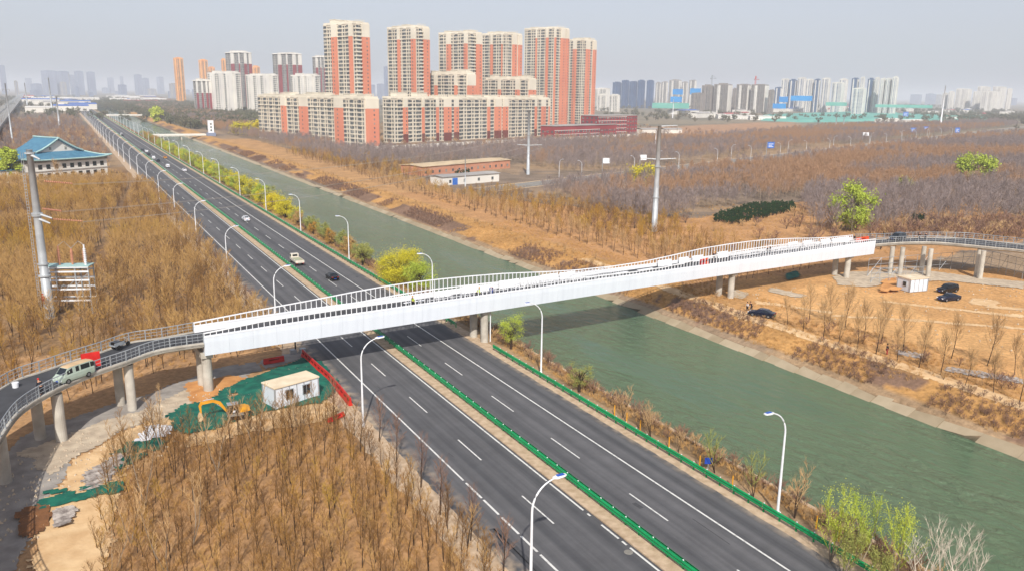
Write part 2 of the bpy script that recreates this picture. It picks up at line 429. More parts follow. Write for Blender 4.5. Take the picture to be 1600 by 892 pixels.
# ------------------------------------------------------------------ highway
def asphalt():
    m = mat('highway_asphalt', (98, 97, 98), (76, 76, 78), rough=.8, scale=.35, stretch=(2.6, .03, 1), bump=0, lo=.36, hi=.64, detail=6)
    t = m.node_tree; N = t.nodes; L = t.links; bs = N['Principled BSDF']
    src = bs.inputs['Base Color'].links[0].from_socket
    g = N.new('ShaderNodeNewGeometry'); n = N.new('ShaderNodeTexNoise'); n.inputs['Scale'].default_value = .25; n.inputs['Detail'].default_value = 9; n.inputs['Roughness'].default_value = .75
    L.new(g.outputs['Position'], n.inputs['Vector'])
    r = N.new('ShaderNodeMapRange'); r.inputs[1].default_value = .3; r.inputs[2].default_value = .7; r.inputs[3].default_value = .82; r.inputs[4].default_value = 1.15
    L.new(n.outputs['Fac'], r.inputs[0])
    v = N.new('ShaderNodeVectorMath'); v.operation = 'SCALE'; L.new(src, v.inputs[0]); L.new(r.outputs[0], v.inputs['Scale'])
    # dust swept onto the outer edges
    sx = N.new('ShaderNodeSeparateXYZ'); L.new(g.outputs['Position'], sx.inputs[0])
    e1 = N.new('ShaderNodeMapRange'); e1.inputs[1].default_value = 31.3; e1.inputs[2].default_value = 28.4; L.new(sx.outputs[0], e1.inputs[0])
    e2 = N.new('ShaderNodeMapRange'); e2.inputs[1].default_value = 53.3; e2.inputs[2].default_value = 55.0; L.new(sx.outputs[0], e2.inputs[0])
    e3 = N.new('ShaderNodeMapRange'); e3.inputs[1].default_value = 42.9; e3.inputs[2].default_value = 42.2; L.new(sx.outputs[0], e3.inputs[0])
    e4 = N.new('ShaderNodeMapRange'); e4.inputs[1].default_value = 43.4; e4.inputs[2].default_value = 43.3; L.new(sx.outputs[0], e4.inputs[0])
    m34 = N.new('ShaderNodeMath'); m34.operation = 'MULTIPLY'; L.new(e3.outputs[0], m34.inputs[0]); L.new(e4.outputs[0], m34.inputs[1])
    mx1 = N.new('ShaderNodeMath'); mx1.operation = 'MAXIMUM'; L.new(e1.outputs[0], mx1.inputs[0]); L.new(e2.outputs[0], mx1.inputs[1])
    n5 = N.new('ShaderNodeTexNoise'); n5.inputs['Scale'].default_value = .7; n5.inputs['Detail'].default_value = 7; L.new(g.outputs['Position'], n5.inputs['Vector'])
    ad = N.new('ShaderNodeMath'); ad.operation = 'MULTIPLY_ADD'; L.new(n5.outputs['Fac'], ad.inputs[0]); ad.inputs[1].default_value = 1.4; ad.inputs[2].default_value = -.55
    ad2 = N.new('ShaderNodeMath'); ad2.operation = 'MULTIPLY'; ad2.use_clamp = True; L.new(ad.outputs[0], ad2.inputs[0]); ad3 = N.new('ShaderNodeMath'); ad3.operation = 'MULTIPLY'; ad3.inputs[1].default_value = 4; L.new(mx1.outputs[0], ad3.inputs[0]); L.new(ad3.outputs[0], ad2.inputs[1])
    dm_ = N.new('ShaderNodeMix'); dm_.data_type = 'RGBA'; L.new(ad2.outputs[0], dm_.inputs['Factor']); L.new(v.outputs[0], dm_.inputs['A']); dm_.inputs['B'].default_value = lin((168, 150, 128)) + (1,)
    L.new(dm_.outputs['Result'], bs.inputs['Base Color'])
    return m
M['asphalt'] = asphalt()
M['paint'] = mat('road_paint', (215, 214, 208), (150, 149, 146), rough=.7, scale=2.2, lo=.5, hi=.8)
YE = 2600
def sheet(name, x0, x1, y0, y1, z, m, kind='structure', parent=None):
    mb = MB()
    n = max(1, int((y1 - y0) / 200))
    for i in range(n):
        a = y0 + (y1 - y0) * i / n; b = y0 + (y1 - y0) * (i + 1) / n
        mb.face([(x0, a, z), (x1, a, z), (x1, b, z), (x0, b, z)])
    o = mb.build(name, m, parent)
    if kind: o['kind'] = kind
    return o
road = sheet('highway', 27.9, 54.4, -60, YE, .0, M['asphalt'])
# ragged sandy shoulders
def ragged(name, x0, x1, y0, y1, z, m, seed, e0=.0, e1=.3, step=1.0):
    r = random.Random(seed); mb = MB(); a = [x0, x1]; y = y0; prev = None
    while y < y1:
        st = step if y < 400 else 20
        q = (x0 + r.uniform(-e0, e0), x1 + r.uniform(-e1, e1), y)
        if prev: mb.face([(prev[0], prev[2], z), (prev[1], prev[2], z), (q[1], q[2], z), (q[0], q[2], z)])
        prev = q; y += st
    return tag(mb.build(name, m), kind='structure')
ragged('east_verge', 54.15, 56.1, -60, YE, .006, M['tan_verge'], 1, .07, .1)
ragged('west_verge', 26.0, 29.0, -60, YE, .006, M['tan_verge'], 2, .3, .12)
def solid(x, w, y0, y1):
    mb = MB(); y = y0
    while y < y1:
        L = 50
        mb.face([(x - w / 2, y, .012), (x + w / 2, y, .012), (x + w / 2, min(y + L, y1), .012), (x - w / 2, min(y + L, y1), .012)]); y += L
    return mb
solid(49.85, .2, -60, YE).build('edge_line', M['paint'], road)
solid(42.55, .15, -60, YE).build('edge_line', M['paint'], road)
for seg in ((69, YE),): solid(32.55, .2, *seg).build('edge_line', M['paint'], road)
for y0, y1 in ((64.8, 68.4), (61.2, 64.4), (57.3, 60.6), (54, 56.9), (50.3, 53.5), (46, 49.6), (42, 45.3), (36, 41), (20, 34)):
    solid(32.55, .22, y0, y1).build('edge_line', M['paint'], road)
for y0, y1 in ((65, YE), (58.2, 64.4), (57, 57.5), (52.5, 55.2), (51.3, 52), (45, 50.8), (20, 44)): solid(40.1, .2, y0, y1).build('edge_line', M['paint'], road)
dm = {}
def dash(x, y, L=6, w=.16):
    key = (L, w)
    if key not in dm:
        mb = MB(); mb.face([(-w / 2, 0, 0), (w / 2, 0, 0), (w / 2, L, 0), (-w / 2, L, 0)]); dm[key] = mb.mesh('lane_dash', M['paint'])
    o = link('lane_dash', dm[key], road); o.location = (x, y, .012)
restd = MB()
for k in range(-1, 60):
    for x, s0 in ((46.05, 37.9), (36.3, 42.4)):
        y = s0 + 15 * k
        if y < 480: dash(x, y)
        else: restd.face([(x - .08, y, .012), (x + .08, y, .012), (x + .08, y + 6, .012), (x - .08, y + 6, .012)])
tag(restd.build('far_lane_dashes', M['paint'], road), kind='stuff')
M['tar'] = mat('tar_repair', (76, 76, 78), (66, 66, 68), rough=.8, scale=2)
rp_ = random.Random(9)
for i in range(26):
    x = rp_.choice([30.5, 34.2, 38.2, 44.6, 48, 51.8]) + rp_.uniform(-.6, .6); y = rp_.uniform(38, 260); L_ = rp_.choice([1.2, 2.5, 5, 9]); w_ = rp_.choice([.08, .1, .1, .5])
    mb = MB(); a_ = rp_.uniform(-.1, .1); mb.face([(x, y, .008), (x + w_, y, .008), (x + w_ + a_, y + L_, .008), (x + a_, y + L_, .008)]); mb.build('tar_patch', M['tar'], road)
# manhole on the carriageway
mx_, my_ = G(982, 862)
mb = MB(); mb.tube([(mx_, my_, .0), (mx_, my_, .014)], .4, 16); mb.build('manhole_cover', M['conc_dark'], road)
# median: low kerbed sandy strip
mb = MB()
for i in range(60):
    y0 = -20 + i * 20; mb.bb(40.45, 42.2, y0, y0 + 19.98, -.1, .12)
tag(mb.build('median_strip', M['tan_verge']), kind='structure')
# ------------------------------------------------------------------ white bridge
BX0, BX1, BW = 13.3, 156.2, 6.0
ANG = math.atan(.075)
def DZf(x): return float(np.interp(x, [13, 32, 138, 157], [6.95, 7.32, 7.3, 6.95]))
def wave(x):
    xp = [13, 21, 30, 36, 41, 46, 51, 56, 62, 70, 77, 86, 93, 100, 108, 115, 121, 127, 135, 142, 148, 157]
    zp = [8.36, 8.9, 9.4, 9.8, 10.05, 10.15, 10.08, 9.95, 9.7, 9.1, 8.65, 8.45, 8.55, 9.0, 9.6, 9.8, 9.85, 9.74, 9.3, 8.75, 8.4, 8.2]
    return float(np.interp(x, xp, zp))
def zbot(x): return float(np.interp(x, [13, 103, 141, 157], [5.3, 5.3, 5.0, 4.75]))
def ztop(x): return float(np.interp(x, [13, 28, 60, 100, 157], [7.75, 7.95, 7.95, 7.7, 7.5]))
bridge = thing('bridge', (0, 0, 0), 0, 'long white bridge with waved slatted parapets crossing the highway and the canal', 'bridge')
def bp_(x, off, z):  # point on the bridge: x along, off metres behind the near fascia
    return (x - sin(ANG) * off, near_y(x) + cos(ANG) * off, z)
def bside(off0, out, far=False):
    """fascia panels; out = outward sign (-1 near face, +1 far face)"""
    n = 46; st = (BX1 - BX0) / n
    for i in range(n):
        a = BX0 + i * st + .008; b = BX0 + (i + 1) * st - .008
        mb = MB()
        rings = []
        for x in (a, b):
            zb, zt = zbot(x), ztop(x)
            zm = zb + (zt - zb) * .72
            prof = [(0, zt), (out * .0, zm), (-out * .14, zb), (-out * .4, zb), (-out * .3, zm), (-out * .28, zt)]
            j = 0
            rings.append([bp_(x, off0 + p[0], p[1]) for p in prof])
        if out > 0: rings = rings[::-1]
        mb.loft(rings)
        mb.build('fascia_panel', M['white_panel'], bridge)
    # joint backing + top cap
    mb = MB(); cap = MB()
    for i in range(n * 2):
        a = BX0 + i * st / 2; b = a + st / 2
        mb.loft([[bp_(x, off0 - out * .3, DZf(x) - .1), bp_(x, off0 - out * .52, DZf(x) - .1), bp_(x, off0 - out * .6, zbot(x) + .05), bp_(x, off0 - out * .45, zbot(x) + .05)] for x in (a, b)], cap=(i == 0 or i == n * 2 - 1))
        cap.loft([[bp_(x, off0 + out * .04, ztop(x) + .0), bp_(x, off0 - out * .36, ztop(x) + .0), bp_(x, off0 - out * .36, ztop(x) + .16), bp_(x, off0 + out * .04, ztop(x) + .16)] for x in (a, b)], cap=(i == 0 or i == n * 2 - 1))
    mb.build('fascia_frame', M['white'], bridge)
    cap.build('parapet_coping', M['white'], bridge)
bside(0, -1)
bside(BW, 1)
def rail_wave(off):
    mb = MB(); n = 120
    for i in range(n):
        a = BX0 + (BX1 - BX0) * i / n; b = BX0 + (BX1 - BX0) * (i + 1) / n
        mb.loft([[bp_(x, off - .09, wave(x) - .14), bp_(x, off + .09, wave(x) - .14), bp_(x, off + .09, wave(x)), bp_(x, off - .09, wave(x))] for x in (a, b)], cap=(i in (0, n - 1)))
    mb.build('handrail', M['white'], bridge)
rail_wave(.16); rail_wave(BW - .16)
nb = 186
far_b = MB()
for i in range(nb + 1):
    x = BX0 + .08 + (BX1 - BX0 - .16) * i / nb
    for off, far in ((.16, 0), (BW - .16, 1)):
        z0 = ztop(x) + .1; z1 = wave(x) - .1
        mb = far_b if (far and i > 112) else MB()
        p = bp_(x, off, (z0 + z1) / 2)
        mb.box(p, (.08, .12, z1 - z0), ANG)
        if mb is not far_b: mb.build('baluster', M['white'], bridge)
tag(far_b.build('baluster_row', M['white'], bridge), kind='stuff')
# deck, kerbs, inner parapet wall, girders under the deck
mb = MB(); inner = {0: MB(), 1: MB()}; gird = {1.2: MB(), 3.0: MB(), 4.8: MB()}
for i in range(72):
    a = BX0 + (BX1 - BX0) * i / 72; b = BX0 + (BX1 - BX0) * (i + 1) / 72; e = i in (0, 71)
    mb.loft([[bp_(x, .54, DZf(x) - .5), bp_(x, BW - .54, DZf(x) - .5), bp_(x, BW - .3, DZf(x)), bp_(x, .3, DZf(x))] for x in (a, b)], cap=e)
    for kk_, (o1, o2) in enumerate(((BW - .32, BW - .24), (.24, .32))):
        inner[kk_].loft([[bp_(x, o1, DZf(x) - .06), bp_(x, o2, DZf(x) - .06), bp_(x, o2, ztop(x) + .12), bp_(x, o1, ztop(x) + .12)] for x in (a, b)], cap=e)
    for o in (1.2, 3.0, 4.8):
        gird[o].loft([[bp_(x, o - .25, zbot(x) + .12), bp_(x, o + .25, zbot(x) + .12), bp_(x, o + .25, DZf(x) - .51), bp_(x, o - .25, DZf(x) - .51)] for x in (a, b)], cap=e)
mb.build('deck', M['asphalt2'], bridge)
for q_ in inner.values(): q_.build('inner_parapet', M['white'], bridge)
for q_ in gird.values(): q_.build('girder', M['galv'], bridge)
# piers: pairs of columns with a cap, standing on the ground
def column(b, parent, top, r=.62, m='concrete', flat=True):
    z0 = gz1(b[0], b[1]) - .3
    mb = MB()
    mb.tube([(b[0], b[1], z0), (b[0], b[1], top)], r, 18)
    return mb.build('pier_column', M[m], parent, smooth=False)
for base, ln, top in (((327, 612), 2.9, 5.35), ((759, 535), 3.3, 5.35), ((1140, 465), 3.0, 5.2), ((1351, 440), 3.0, 5.0)):
    x, y = G(*base)
    y = near_y(x) + 1.55
    column((x, y), bridge, top - .6); column((x - .3, y + ln, 0), bridge, top - .6)
    mb = MB(); mb.box((x - .12, y + ln / 2, top - .25), (1.5, ln + 1.6, .8), ANG); mb.build('pier_cap', M['concrete'], bridge, bevel=.05)
# drain pipes
for u, v in ((333, 609), (766, 533)):
    x, y = G(u, v); mb = MB(); mb.tube([(x, y, -.1), (x, y, 5.4)], .09, 8); mb.build('drain_pipe', M['white'], bridge)

# ------------------------------------------------------------------ curved approach ramps
def catmull(pts, n=8):
    out = []
    P = [pts[0]] + list(pts) + [pts[-1]]
    for i in range(1, len(P) - 2):
        p0, p1, p2, p3 = [np.array(q, float) for q in P[i - 1:i + 3]]
        for k in range(n):
            t = k / n
            out.append(tuple(.5 * ((2 * p1) + (-p0 + p2) * t + (2 * p0 - 5 * p1 + 4 * p2 - p3) * t * t + (-p0 + 3 * p1 - 3 * p2 + p3) * t ** 3)))
    out.append(tuple(pts[-1]))
    return out
def resample(poly, step):
    P = [np.array(p, float) for p in poly]; d = [0]
    for i in range(1, len(P)): d.append(d[-1] + float(np.linalg.norm(P[i] - P[i - 1])))
    n = max(2, int(round(d[-1] / step)))
    A = np.array(P); q = np.linspace(0, d[-1], n + 1)
    return np.stack([np.interp(q, d, A[:, k]) for k in range(A.shape[1])], 1)
def ramp(name, near, far, zf, label, cols, closed_end):
    root = thing(name, (0, 0, 0), 0, label, 'ramp')
    N_ = resample(catmull(near), 1.0); n = len(N_)
    Fq = catmull(far); F_ = resample(Fq, 1.0)
    # match far samples to near samples by normalised length
    t = np.linspace(0, 1, n); tf = np.linspace(0, 1, len(F_))
    F_ = np.stack([np.interp(t, tf, F_[:, 0]), np.interp(t, tf, F_[:, 1])], 1)
    slab = MB(); top = MB(); kerb = MB(); kerb2 = MB()
    for i in range(n - 1):
        R = []; T = []; K1 = []; K2 = []
        for j in (i, i + 1):
            a, b = N_[j], F_[j]; z = zf(N_[j][0]); w = (b - a) / np.linalg.norm(b - a)
            a2 = a + w * .9; b2 = b - w * .9
            R.append([(a[0], a[1], z - .35), (a2[0], a2[1], z - .75), (b2[0], b2[1], z - .75), (b[0], b[1], z - .35), (b[0], b[1], z - .02), (a[0], a[1], z - .02)])
            ai = a + w * .35; bi = b - w * .35
            T.append([(ai[0], ai[1], z - .1), (bi[0], bi[1], z - .1), (bi[0], bi[1], z + .02), (ai[0], ai[1], z + .02)])
            K1.append([(a[0], a[1], z - .3), (ai[0], ai[1], z - .3), (ai[0], ai[1], z + .16), (a[0], a[1], z + .16)])
            K2.append([(bi[0], bi[1], z - .3), (b[0], b[1], z - .3), (b[0], b[1], z + .16), (bi[0], bi[1], z + .16)])
        e = i in (0, n - 2)
        for q in (R, T, K1, K2):
            for r_ in q: r_.reverse() if False else None
        slab.loft(R, cap=e); top.loft(T, cap=e); kerb.loft(K1, cap=e); kerb2.loft(K2, cap=e)
    slab.build('deck_slab', M['concrete'], root); top.build('road_surface', M['asphalt2'], root); kerb.build('kerb', M['concrete'], root); kerb2.build('kerb', M['concrete'], root)
    for line in (N_, F_):
        other = F_ if line is N_ else N_
        rails = MB()
        pts = []
        for j in range(n):
            a = line[j]; w = (other[j] - a) / np.linalg.norm(other[j] - a); p = a + w * .16
            pts.append((p[0], p[1], zf(N_[j][0]) + .16))
        for hgt, rr_ in ((1.25, .06), (.82, .03), (.42, .03)):
            rails.tube([(p[0], p[1], p[2] + hgt) for p in pts], rr_, 5)
        rails.build('rail', M['galv'], root)
        vb = MB(); q = resample(pts, 2.0)
        for j in range(len(q)):
            p = q[j]; d = q[min(j + 1, len(q) - 1)] - q[max(j - 1, 0)]; rz = atan2(d[1], d[0])
            mb = MB(); mb.box((p[0], p[1], p[2] + .6), (.12, .1, 1.24), rz); mb.build('railing_post', M['galv'], root)
        q = resample(pts, .66)
        for j in range(len(q)):
            if j % 3: vb.box((q[j][0], q[j][1], q[j][2] + .62), (.035, .035, 1.2), 0)
        tag(vb.build('railing_bar', M['galv'], root), kind='stuff')
    for c, r_ in cols:
        z = zf(c[0]) - .7
        column(c, root, z, r_)
    return root
zl = lambda x: float(np.interp(x, [-30, -8.5, -3.5, 4, 13.3], [5.3, 5.95, 6.3, 6.6, 6.95]))
nearL = []
for u, v in ((249, 546.6), (197.7, 564.7), (161, 576.9), (125, 591), (76.7, 614), (46.4, 632), (24, 651.5), (0, 688)):
    p = G(u, v, 6.5); z = zl(p[0]); nearL.append(G(u, v, z + .1))
farL = []
for u, v in ((249, 527.4), (202, 534.5), (155, 550.6), (101, 567.8), (64.6, 581), (30, 593), (0, 609)):
    p = G(u, v, 6.5); z = zl(p[0] + 1); farL.append(G(u, v, z + .1))
nearL = [bp_(13.25, -.05, 0)[:2]] + nearL + [(-9.2, 78), (-9.0, 66), (-6, 55)]
farL = [bp_(13.25, BW + .05, 0)[:2]] + farL + [(-14, 92), (-15.8, 80), (-15.6, 66), (-12.5, 52)]
colsL = [(G(207, 640), .55), (G(189, 632), .55), (G(97, 688), .6), (G(63.6, 685), .6), (G(8.5, 753), .62), ((-12.2, 92), .6), ((-8.9, 70), .6)]
ramp('approach_ramp', nearL, farL, zl, 'curved concrete ramp with grey railings joining the left end of the white bridge', colsL, 0)
zr = lambda x: 6.9
nearR = [bp_(156.25, -.05, 0)[:2]] + [G(u, v, 7.05) for u, v in ((1403, 379), (1436, 378), (1468.8, 378.6), (1512.5, 382.4), (1556, 386.7), (1600, 391))]
farR = [bp_(156.25, BW + .05, 0)[:2]] + [G(u, v, 7.05) for u, v in ((1381, 373.6), (1425, 371.4), (1469, 371.4), (1512, 372.5), (1556, 377.3), (1600, 382.3))]
e1 = nearR[-1]; e2 = farR[-1]
nearR += [(e1[0] + 1.2, e1[1] - 12), (e1[0] - 1, e1[1] - 26)]
farR += [(e2[0] + 1, e2[1] - 12), (e2[0] - 1.5, e2[1] - 28)]
colsR = [(G(1405.8, 429), .5), (G(1390, 428), .5), (G(1449.5, 431.6), .5), (G(1439, 427), .5), (G(1531, 435), .5), (G(1525, 431.6), .5)]
ramp('approach_ramp', nearR, farR, zr, 'curved concrete ramp with grey railings leaving the right end of the white bridge', colsR, 0)

# ------------------------------------------------------------------ white hoarding panels and railing modules stored on the bridge deck
def hoard(x, w, off, z0, h, lean=.25):
    mb = MB(); p0 = bp_(x, off, 0); 
    a = bp_(x, off, z0); b = bp_(x + w, off, z0); c = bp_(x + w, off + lean, z0 + h); d = bp_(x, off + lean, z0 + h)
    mb.loft([[a, b, c, d], [tuple(Vector(q) + Vector((0, .06, .01))) for q in (a, b, c, d)]])
    return mb
rr = random.Random(5)
spans = [(49, 52, .95), (54, 57, 1.1), (57.2, 60, .8), (61, 65, 1.25), (65.2, 69, 1.2), (69.2, 73, 1.3), (73.2, 76.5, 1.3), (96, 99.5, 1.1), (101.5, 104, 1.1), (105, 108, 1.1), (112, 115, 1.2), (133, 136, 1.3), (138, 141, 1.2), (144, 147, 1.1), (148, 154, 1.0)]
for i, (a, b, h) in enumerate(spans):
    o = hoard(a, b - a, BW - 1.0 + rr.uniform(-.1, .1), DZf(a), h).build('cladding_board', M['white'])
    tag(o, 'flat white cladding panel leaning against the far parapet on the bridge deck', 'panel', 'white panels leaning on the bridge deck')
def rail_module(x, w, off, h=1.15):
    t = thing('railing_frame', bp_(x, off, DZf(x)), ANG, 'white railing frame with thin bars standing loose on the bridge deck', 'railing', 'loose railing frames on the bridge deck')
    mb = MB()
    for z in (.1, h * .55, h): mb.box((w / 2, 0, z), (w, .06, .07))
    mb.build('rail', M['white'], t)
    mb = MB()
    k = int(w / .5)
    for i in range(k + 1): mb.box((w * i / k, 0, h / 2 + .05), (.06, .062, h))
    tag(mb.build('bar', M['white'], t), kind='stuff')
for x in list(range(43, 57, 3)) + list(range(58, 84, 3)) + list(range(112, 152, 3)):
    rail_module(x + .2, 2.7, 2.2 + rr.uniform(-.2, .2)); 
for x in list(range(63, 84, 3)) + list(range(115, 142, 3)):
    rail_module(x + .2, 2.7, 4.3 + rr.uniform(-.2, .2), 1.3)
for x in (45, 86, 92, 100, 121, 130):
    mb = MB(); p = bp_(x, 4.4, DZf(x))
    for k in range(3): mb.box((p[0] + k * .1, p[1] - .15 * k, DZf(x) + .06 + .06 * k), (3.2, .5, .05), ANG + .02 * k)
    tag(mb.build('panel_stack', M['white']), 'low stack of white cladding boards lying on the bridge deck', 'stack', 'stacks of white boards on the bridge deck')

# ------------------------------------------------------------------ guardrails
def guardrail(x, y0, y1, label, side, both=False, indiv_to=330):
    t = thing('guardrail', (x, y0, 0), 0, label, 'guardrail')
    def beam(L, sx):
        mb = MB()
        prof = [(-.03, .98), (.08, .9), (.08, .8), (.0, .72), (.08, .62), (.08, .5), (.0, .42)]
        n = len(prof)
        mb.loft([[(sx * (.15 + p[0]), yy, p[1]) for p in prof] + [(sx * (.13 + p[0]), yy, p[1]) for p in reversed(prof)] for yy in (0.02, L - .02)])
        return mb
    bl = {sx: beam(4, sx).mesh('beam', M['green_rail']) for sx in (-1, 1)}
    pm = MB(); pm.box((0, 0, .42), (.12, .14, .94)); pm = pm.mesh('post', M['green_rail'])
    cm = MB(); cm.box((0, 0, .93), (.1, .1, .1)); cm = cm.mesh('reflector', M['white'])
    y = 0; rb = MB(); rp = MB(); L = y1 - y0; cnt = 0
    sides = (-1, 1) if both else (side,)
    while y < L:
        ind = cnt < (120 if both else 70) and y0 + y < indiv_to
        for sx in sides:
            if ind: o = link('beam', bl[sx], t); o.location = (0, y, 0)
            else: rb.box((sx * .13, y + 2, .72), (.07, 3.98, .4))
        for k in (0, 2):
            if ind:
                o = link('post', pm, t); o.location = (-.02 * side if not both else 0, y + k, 0)
                c = link('reflector', cm, o)
            else: rp.box((0, y + k, .45), (.12, .12, .95)); rp.box((0, y + k, .96), (.16, .12, .12), 0, 1)
        y += 4; cnt += 1
    if rb.v:
        tag(rb.build('beam_run', M['green_rail'], t), kind='stuff'); tag(rp.build('post_run', [M['green_rail'], M['white']], t), kind='stuff')
guardrail(41.95, 10, 1500, 'green double sided guardrail on the central reservation of the highway', 1, True)
guardrail(55.25, 14, 106, 'green guardrail along the canal side of the highway in front of the bridge', -1)
guardrail(55.25, 120, 1500, 'green guardrail along the canal side of the highway beyond the bridge', -1)

# ------------------------------------------------------------------ street lamps
def lamp_master():
    t = thing('street_lamp', (0, 0, 0), 0, 'tall white street lamp', 'street lamp')
    mb = MB(); mb.tube([(0, 0, 0), (0, 0, .5)], .19, 10); mb.build('base', M['lamp_white'], t)
    mb = MB(); mb.tube([(0, 0, .3), (0, 0, 8.4)], [.14, .09], 10); mb.build('pole', M['lamp_white'], t)
    a = []
    for k in range(11):
        q = k / 10 * pi * .46; a.append((2.4 * (1 - cos(q)) * .93, 0, 8.4 + 2.3 * sin(q)))
    mb = MB(); mb.tube(a, [.09 - .004 * k for k in range(11)], 8); mb.build('arm', M['lamp_white'], t)
    x, _, z = a[-1]
    mb = MB()
    mb.loft([[(x - .2, -.08, z), (x - .2, .08, z), (x - .2, .08, z + .1), (x - .2, -.08, z + .1)],
             [(x + .15, -.19, z - .02), (x + .15, .19, z - .02), (x + .15, .17, z + .15), (x + .15, -.17, z + .15)],
             [(x + .75, -.2, z + .03), (x + .75, .2, z + .03), (x + .75, .17, z + .17), (x + .75, -.17, z + .17)],
             [(x + .95, -.12, z + .07), (x + .95, .12, z + .07), (x + .95, .1, z + .15), (x + .95, -.1, z + .15)]])
    h = mb.build('lamp_head', M['lamp_white'], t)
    mb = MB(); mb.box((x + .45, 0, z + .185), (.62, .3, .03)); mb.build('solar_panel', M['blue_top'], h)
    return t
LM = lamp_master()
index_children()
lampsL = [47.1] + [42.3 + 44.5 * k for k in range(1, 27)]
for i, y in enumerate(lampsL):
    j = i - 1
    lab = 'white street lamp on the near roadside, lowest in the photo' if i == 0 else \
          'white street lamp just in front of the bridge near the white cabin' if i == 1 else \
          f'{ORD[i - 2]} white street lamp beyond the bridge on the left roadside' if i < 14 else 'distant white street lamp on the left roadside far beyond the bridge'
    g = None if i < 14 else 'distant lamps on the left roadside'
    if i == 0: LM.location = (27.85, y, 0); LM['label'] = lab; LM['group'] = 'street lamps along the highway'
    else: copy_tree(LM, (27.85, y, 0), 0, lab, g or 'street lamps along the highway')
for i, y in enumerate([48.9 + 44.0 * k for k in range(0, 27)]):
    lab = 'white street lamp between the guardrail and the canal nearest the bottom right' if i == 0 else \
          'white street lamp on the canal side just in front of the bridge' if i == 1 else \
          f'{ORD[i - 2]} white street lamp beyond the bridge on the canal side' if i < 12 else 'distant white street lamp on the canal side far beyond the bridge'
    g = None if i < 12 else 'distant lamps on the canal side'
    if i == 2: y = 131.5
    copy_tree(LM, (55.95, y, 0), pi, lab, g or 'street lamps along the canal side')
# ------------------------------------------------------------------ ground patches of the building site
def patch(name, poly, z, m, jag=.35, step=.4, seed=1, world=False, kind='structure', label=None, cat=None, lift=None, holes=0):
    """thin sheet over the terrain with a ragged outline; grid so that it follows the ground"""
    P = poly if world else PX(*poly)
    P = np.array(P, float); x0, y0 = P.min(0) - 1; x1, y1 = P.max(0) + 1
    gx = np.arange(x0, x1, step); gy = np.arange(y0, y1, step); X, Y = np.meshgrid(gx, gy, indexing='ij'); rj = np.random.RandomState(seed); X = X + rj.uniform(-.38, .38, X.shape) * step; Y = Y + rj.uniform(-.38, .38, Y.shape) * step
    WX_ = X + (nz2(X + 700, Y + 700, seed, 2.2) - .5) * 4 * jag; WY_ = Y + (nz2(X + 700, Y + 700, seed + 50, 2.2) - .5) * 4 * jag
    ins = inpoly(WX_, WY_, [tuple(p) for p in P])
    if holes: ins &= ~((nz2(X + 700, (Y + 700) * 2.2, seed + 3, 2.0, 3) > 1 - holes))
    Z = gz(X, Y) + z + (nz2(X + 700, Y + 700, seed + 9, 1.4) * (lift or 0))
    mb = MB(); nx, ny = X.shape; mb.v = [tuple(p) for p in np.stack([X, Y, Z], -1).reshape(-1, 3)]
    for i in range(nx - 1):
        for j in range(ny - 1):
            if int(ins[i, j]) + int(ins[i + 1, j]) + int(ins[i, j + 1]) + int(ins[i + 1, j + 1]) >= 2:
                mb.f.append((i * ny + j, (i + 1) * ny + j, (i + 1) * ny + j + 1, i * ny + j + 1)); mb.m.append(0)
    o = mb.build(name, m, smooth=True)
    return tag(o, label, cat, kind=kind)
M['path'] = mat('crushed_concrete_path', (196, 180, 156), (168, 152, 132), rough=.95, scale=.8, bump=.04, bscale=6)
M['path_shaded'] = mat('shaded_work_road', (160, 154, 146), (136, 130, 124), rough=.95, scale=.6, bump=.04, bscale=6)  # shaded stretch of the site track, shade put into the greyer colour
M['sand'] = mat('orange_sand', (206, 150, 92), (180, 124, 72), rough=.95, scale=.5, bump=.06, bscale=3)
M['pale_sand'] = mat('pale_sand', (218, 186, 142), (196, 160, 116), rough=.95, scale=.5, bump=.05, bscale=3)
M['sand_dark'] = mat('dug_brown_soil', (128, 86, 52), (106, 72, 46), rough=.95, bump=.08, bscale=3)
M['rubble'] = mat('rubble', (190, 180, 170), (120, 110, 104), rough=.95, scale=1.6, bump=.12, bscale=4)
patch('work_road', ((-80, 770), (0, 712), (60, 668), (150, 640), (240, 612), (330, 578), (420, 560), (470, 548), (478, 558), (400, 580), (345, 612), (300, 640), (200, 668), (120, 710), (85, 760), (50, 810), (20, 892), (-10, 980), (-150, 980)), .05, M['path_shaded'], seed=3)
patch('sunlit_path', ((30, 705), (150, 664), (240, 636), (300, 604), (345, 600), (352, 618), (300, 640), (200, 668), (130, 706), (80, 740)), .09, M['path'], seed=4)  # sunlit stretch of the same track, sunlight put into the paler colour
patch('sand_bank', ((85, 770), (130, 712), (200, 672), (260, 652), (290, 660), (240, 690), (190, 730), (175, 800), (160, 892), (150, 980), (40, 980), (60, 880), (60, 800)), .11, M['pale_sand'], seed=5)
patch('sand_bank', ((290, 600), (350, 588), (398, 590), (365, 600), (330, 632), (305, 640)), .12, M['sand'], seed=6)
patch('sand_bank', ((425, 640), (500, 620), (530, 640), (500, 660), (400, 672), (330, 690), (280, 700), (300, 672)), .1, M['pale_sand'], seed=7)
patch('debris_net', ((262, 650), (285, 636), (330, 628), (345, 610), (390, 592), (440, 575), (474, 560), (500, 565), (528, 600), (520, 622), (495, 632), (420, 640), (350, 668), (300, 680), (262, 672), (278, 660)), .17, M['green_net'], jag=.25, step=.4, holes=.22, seed=8, lift=.18, kind=None, label='large dark green debris net spread on the ground around the white cabin and excavator', cat='net')
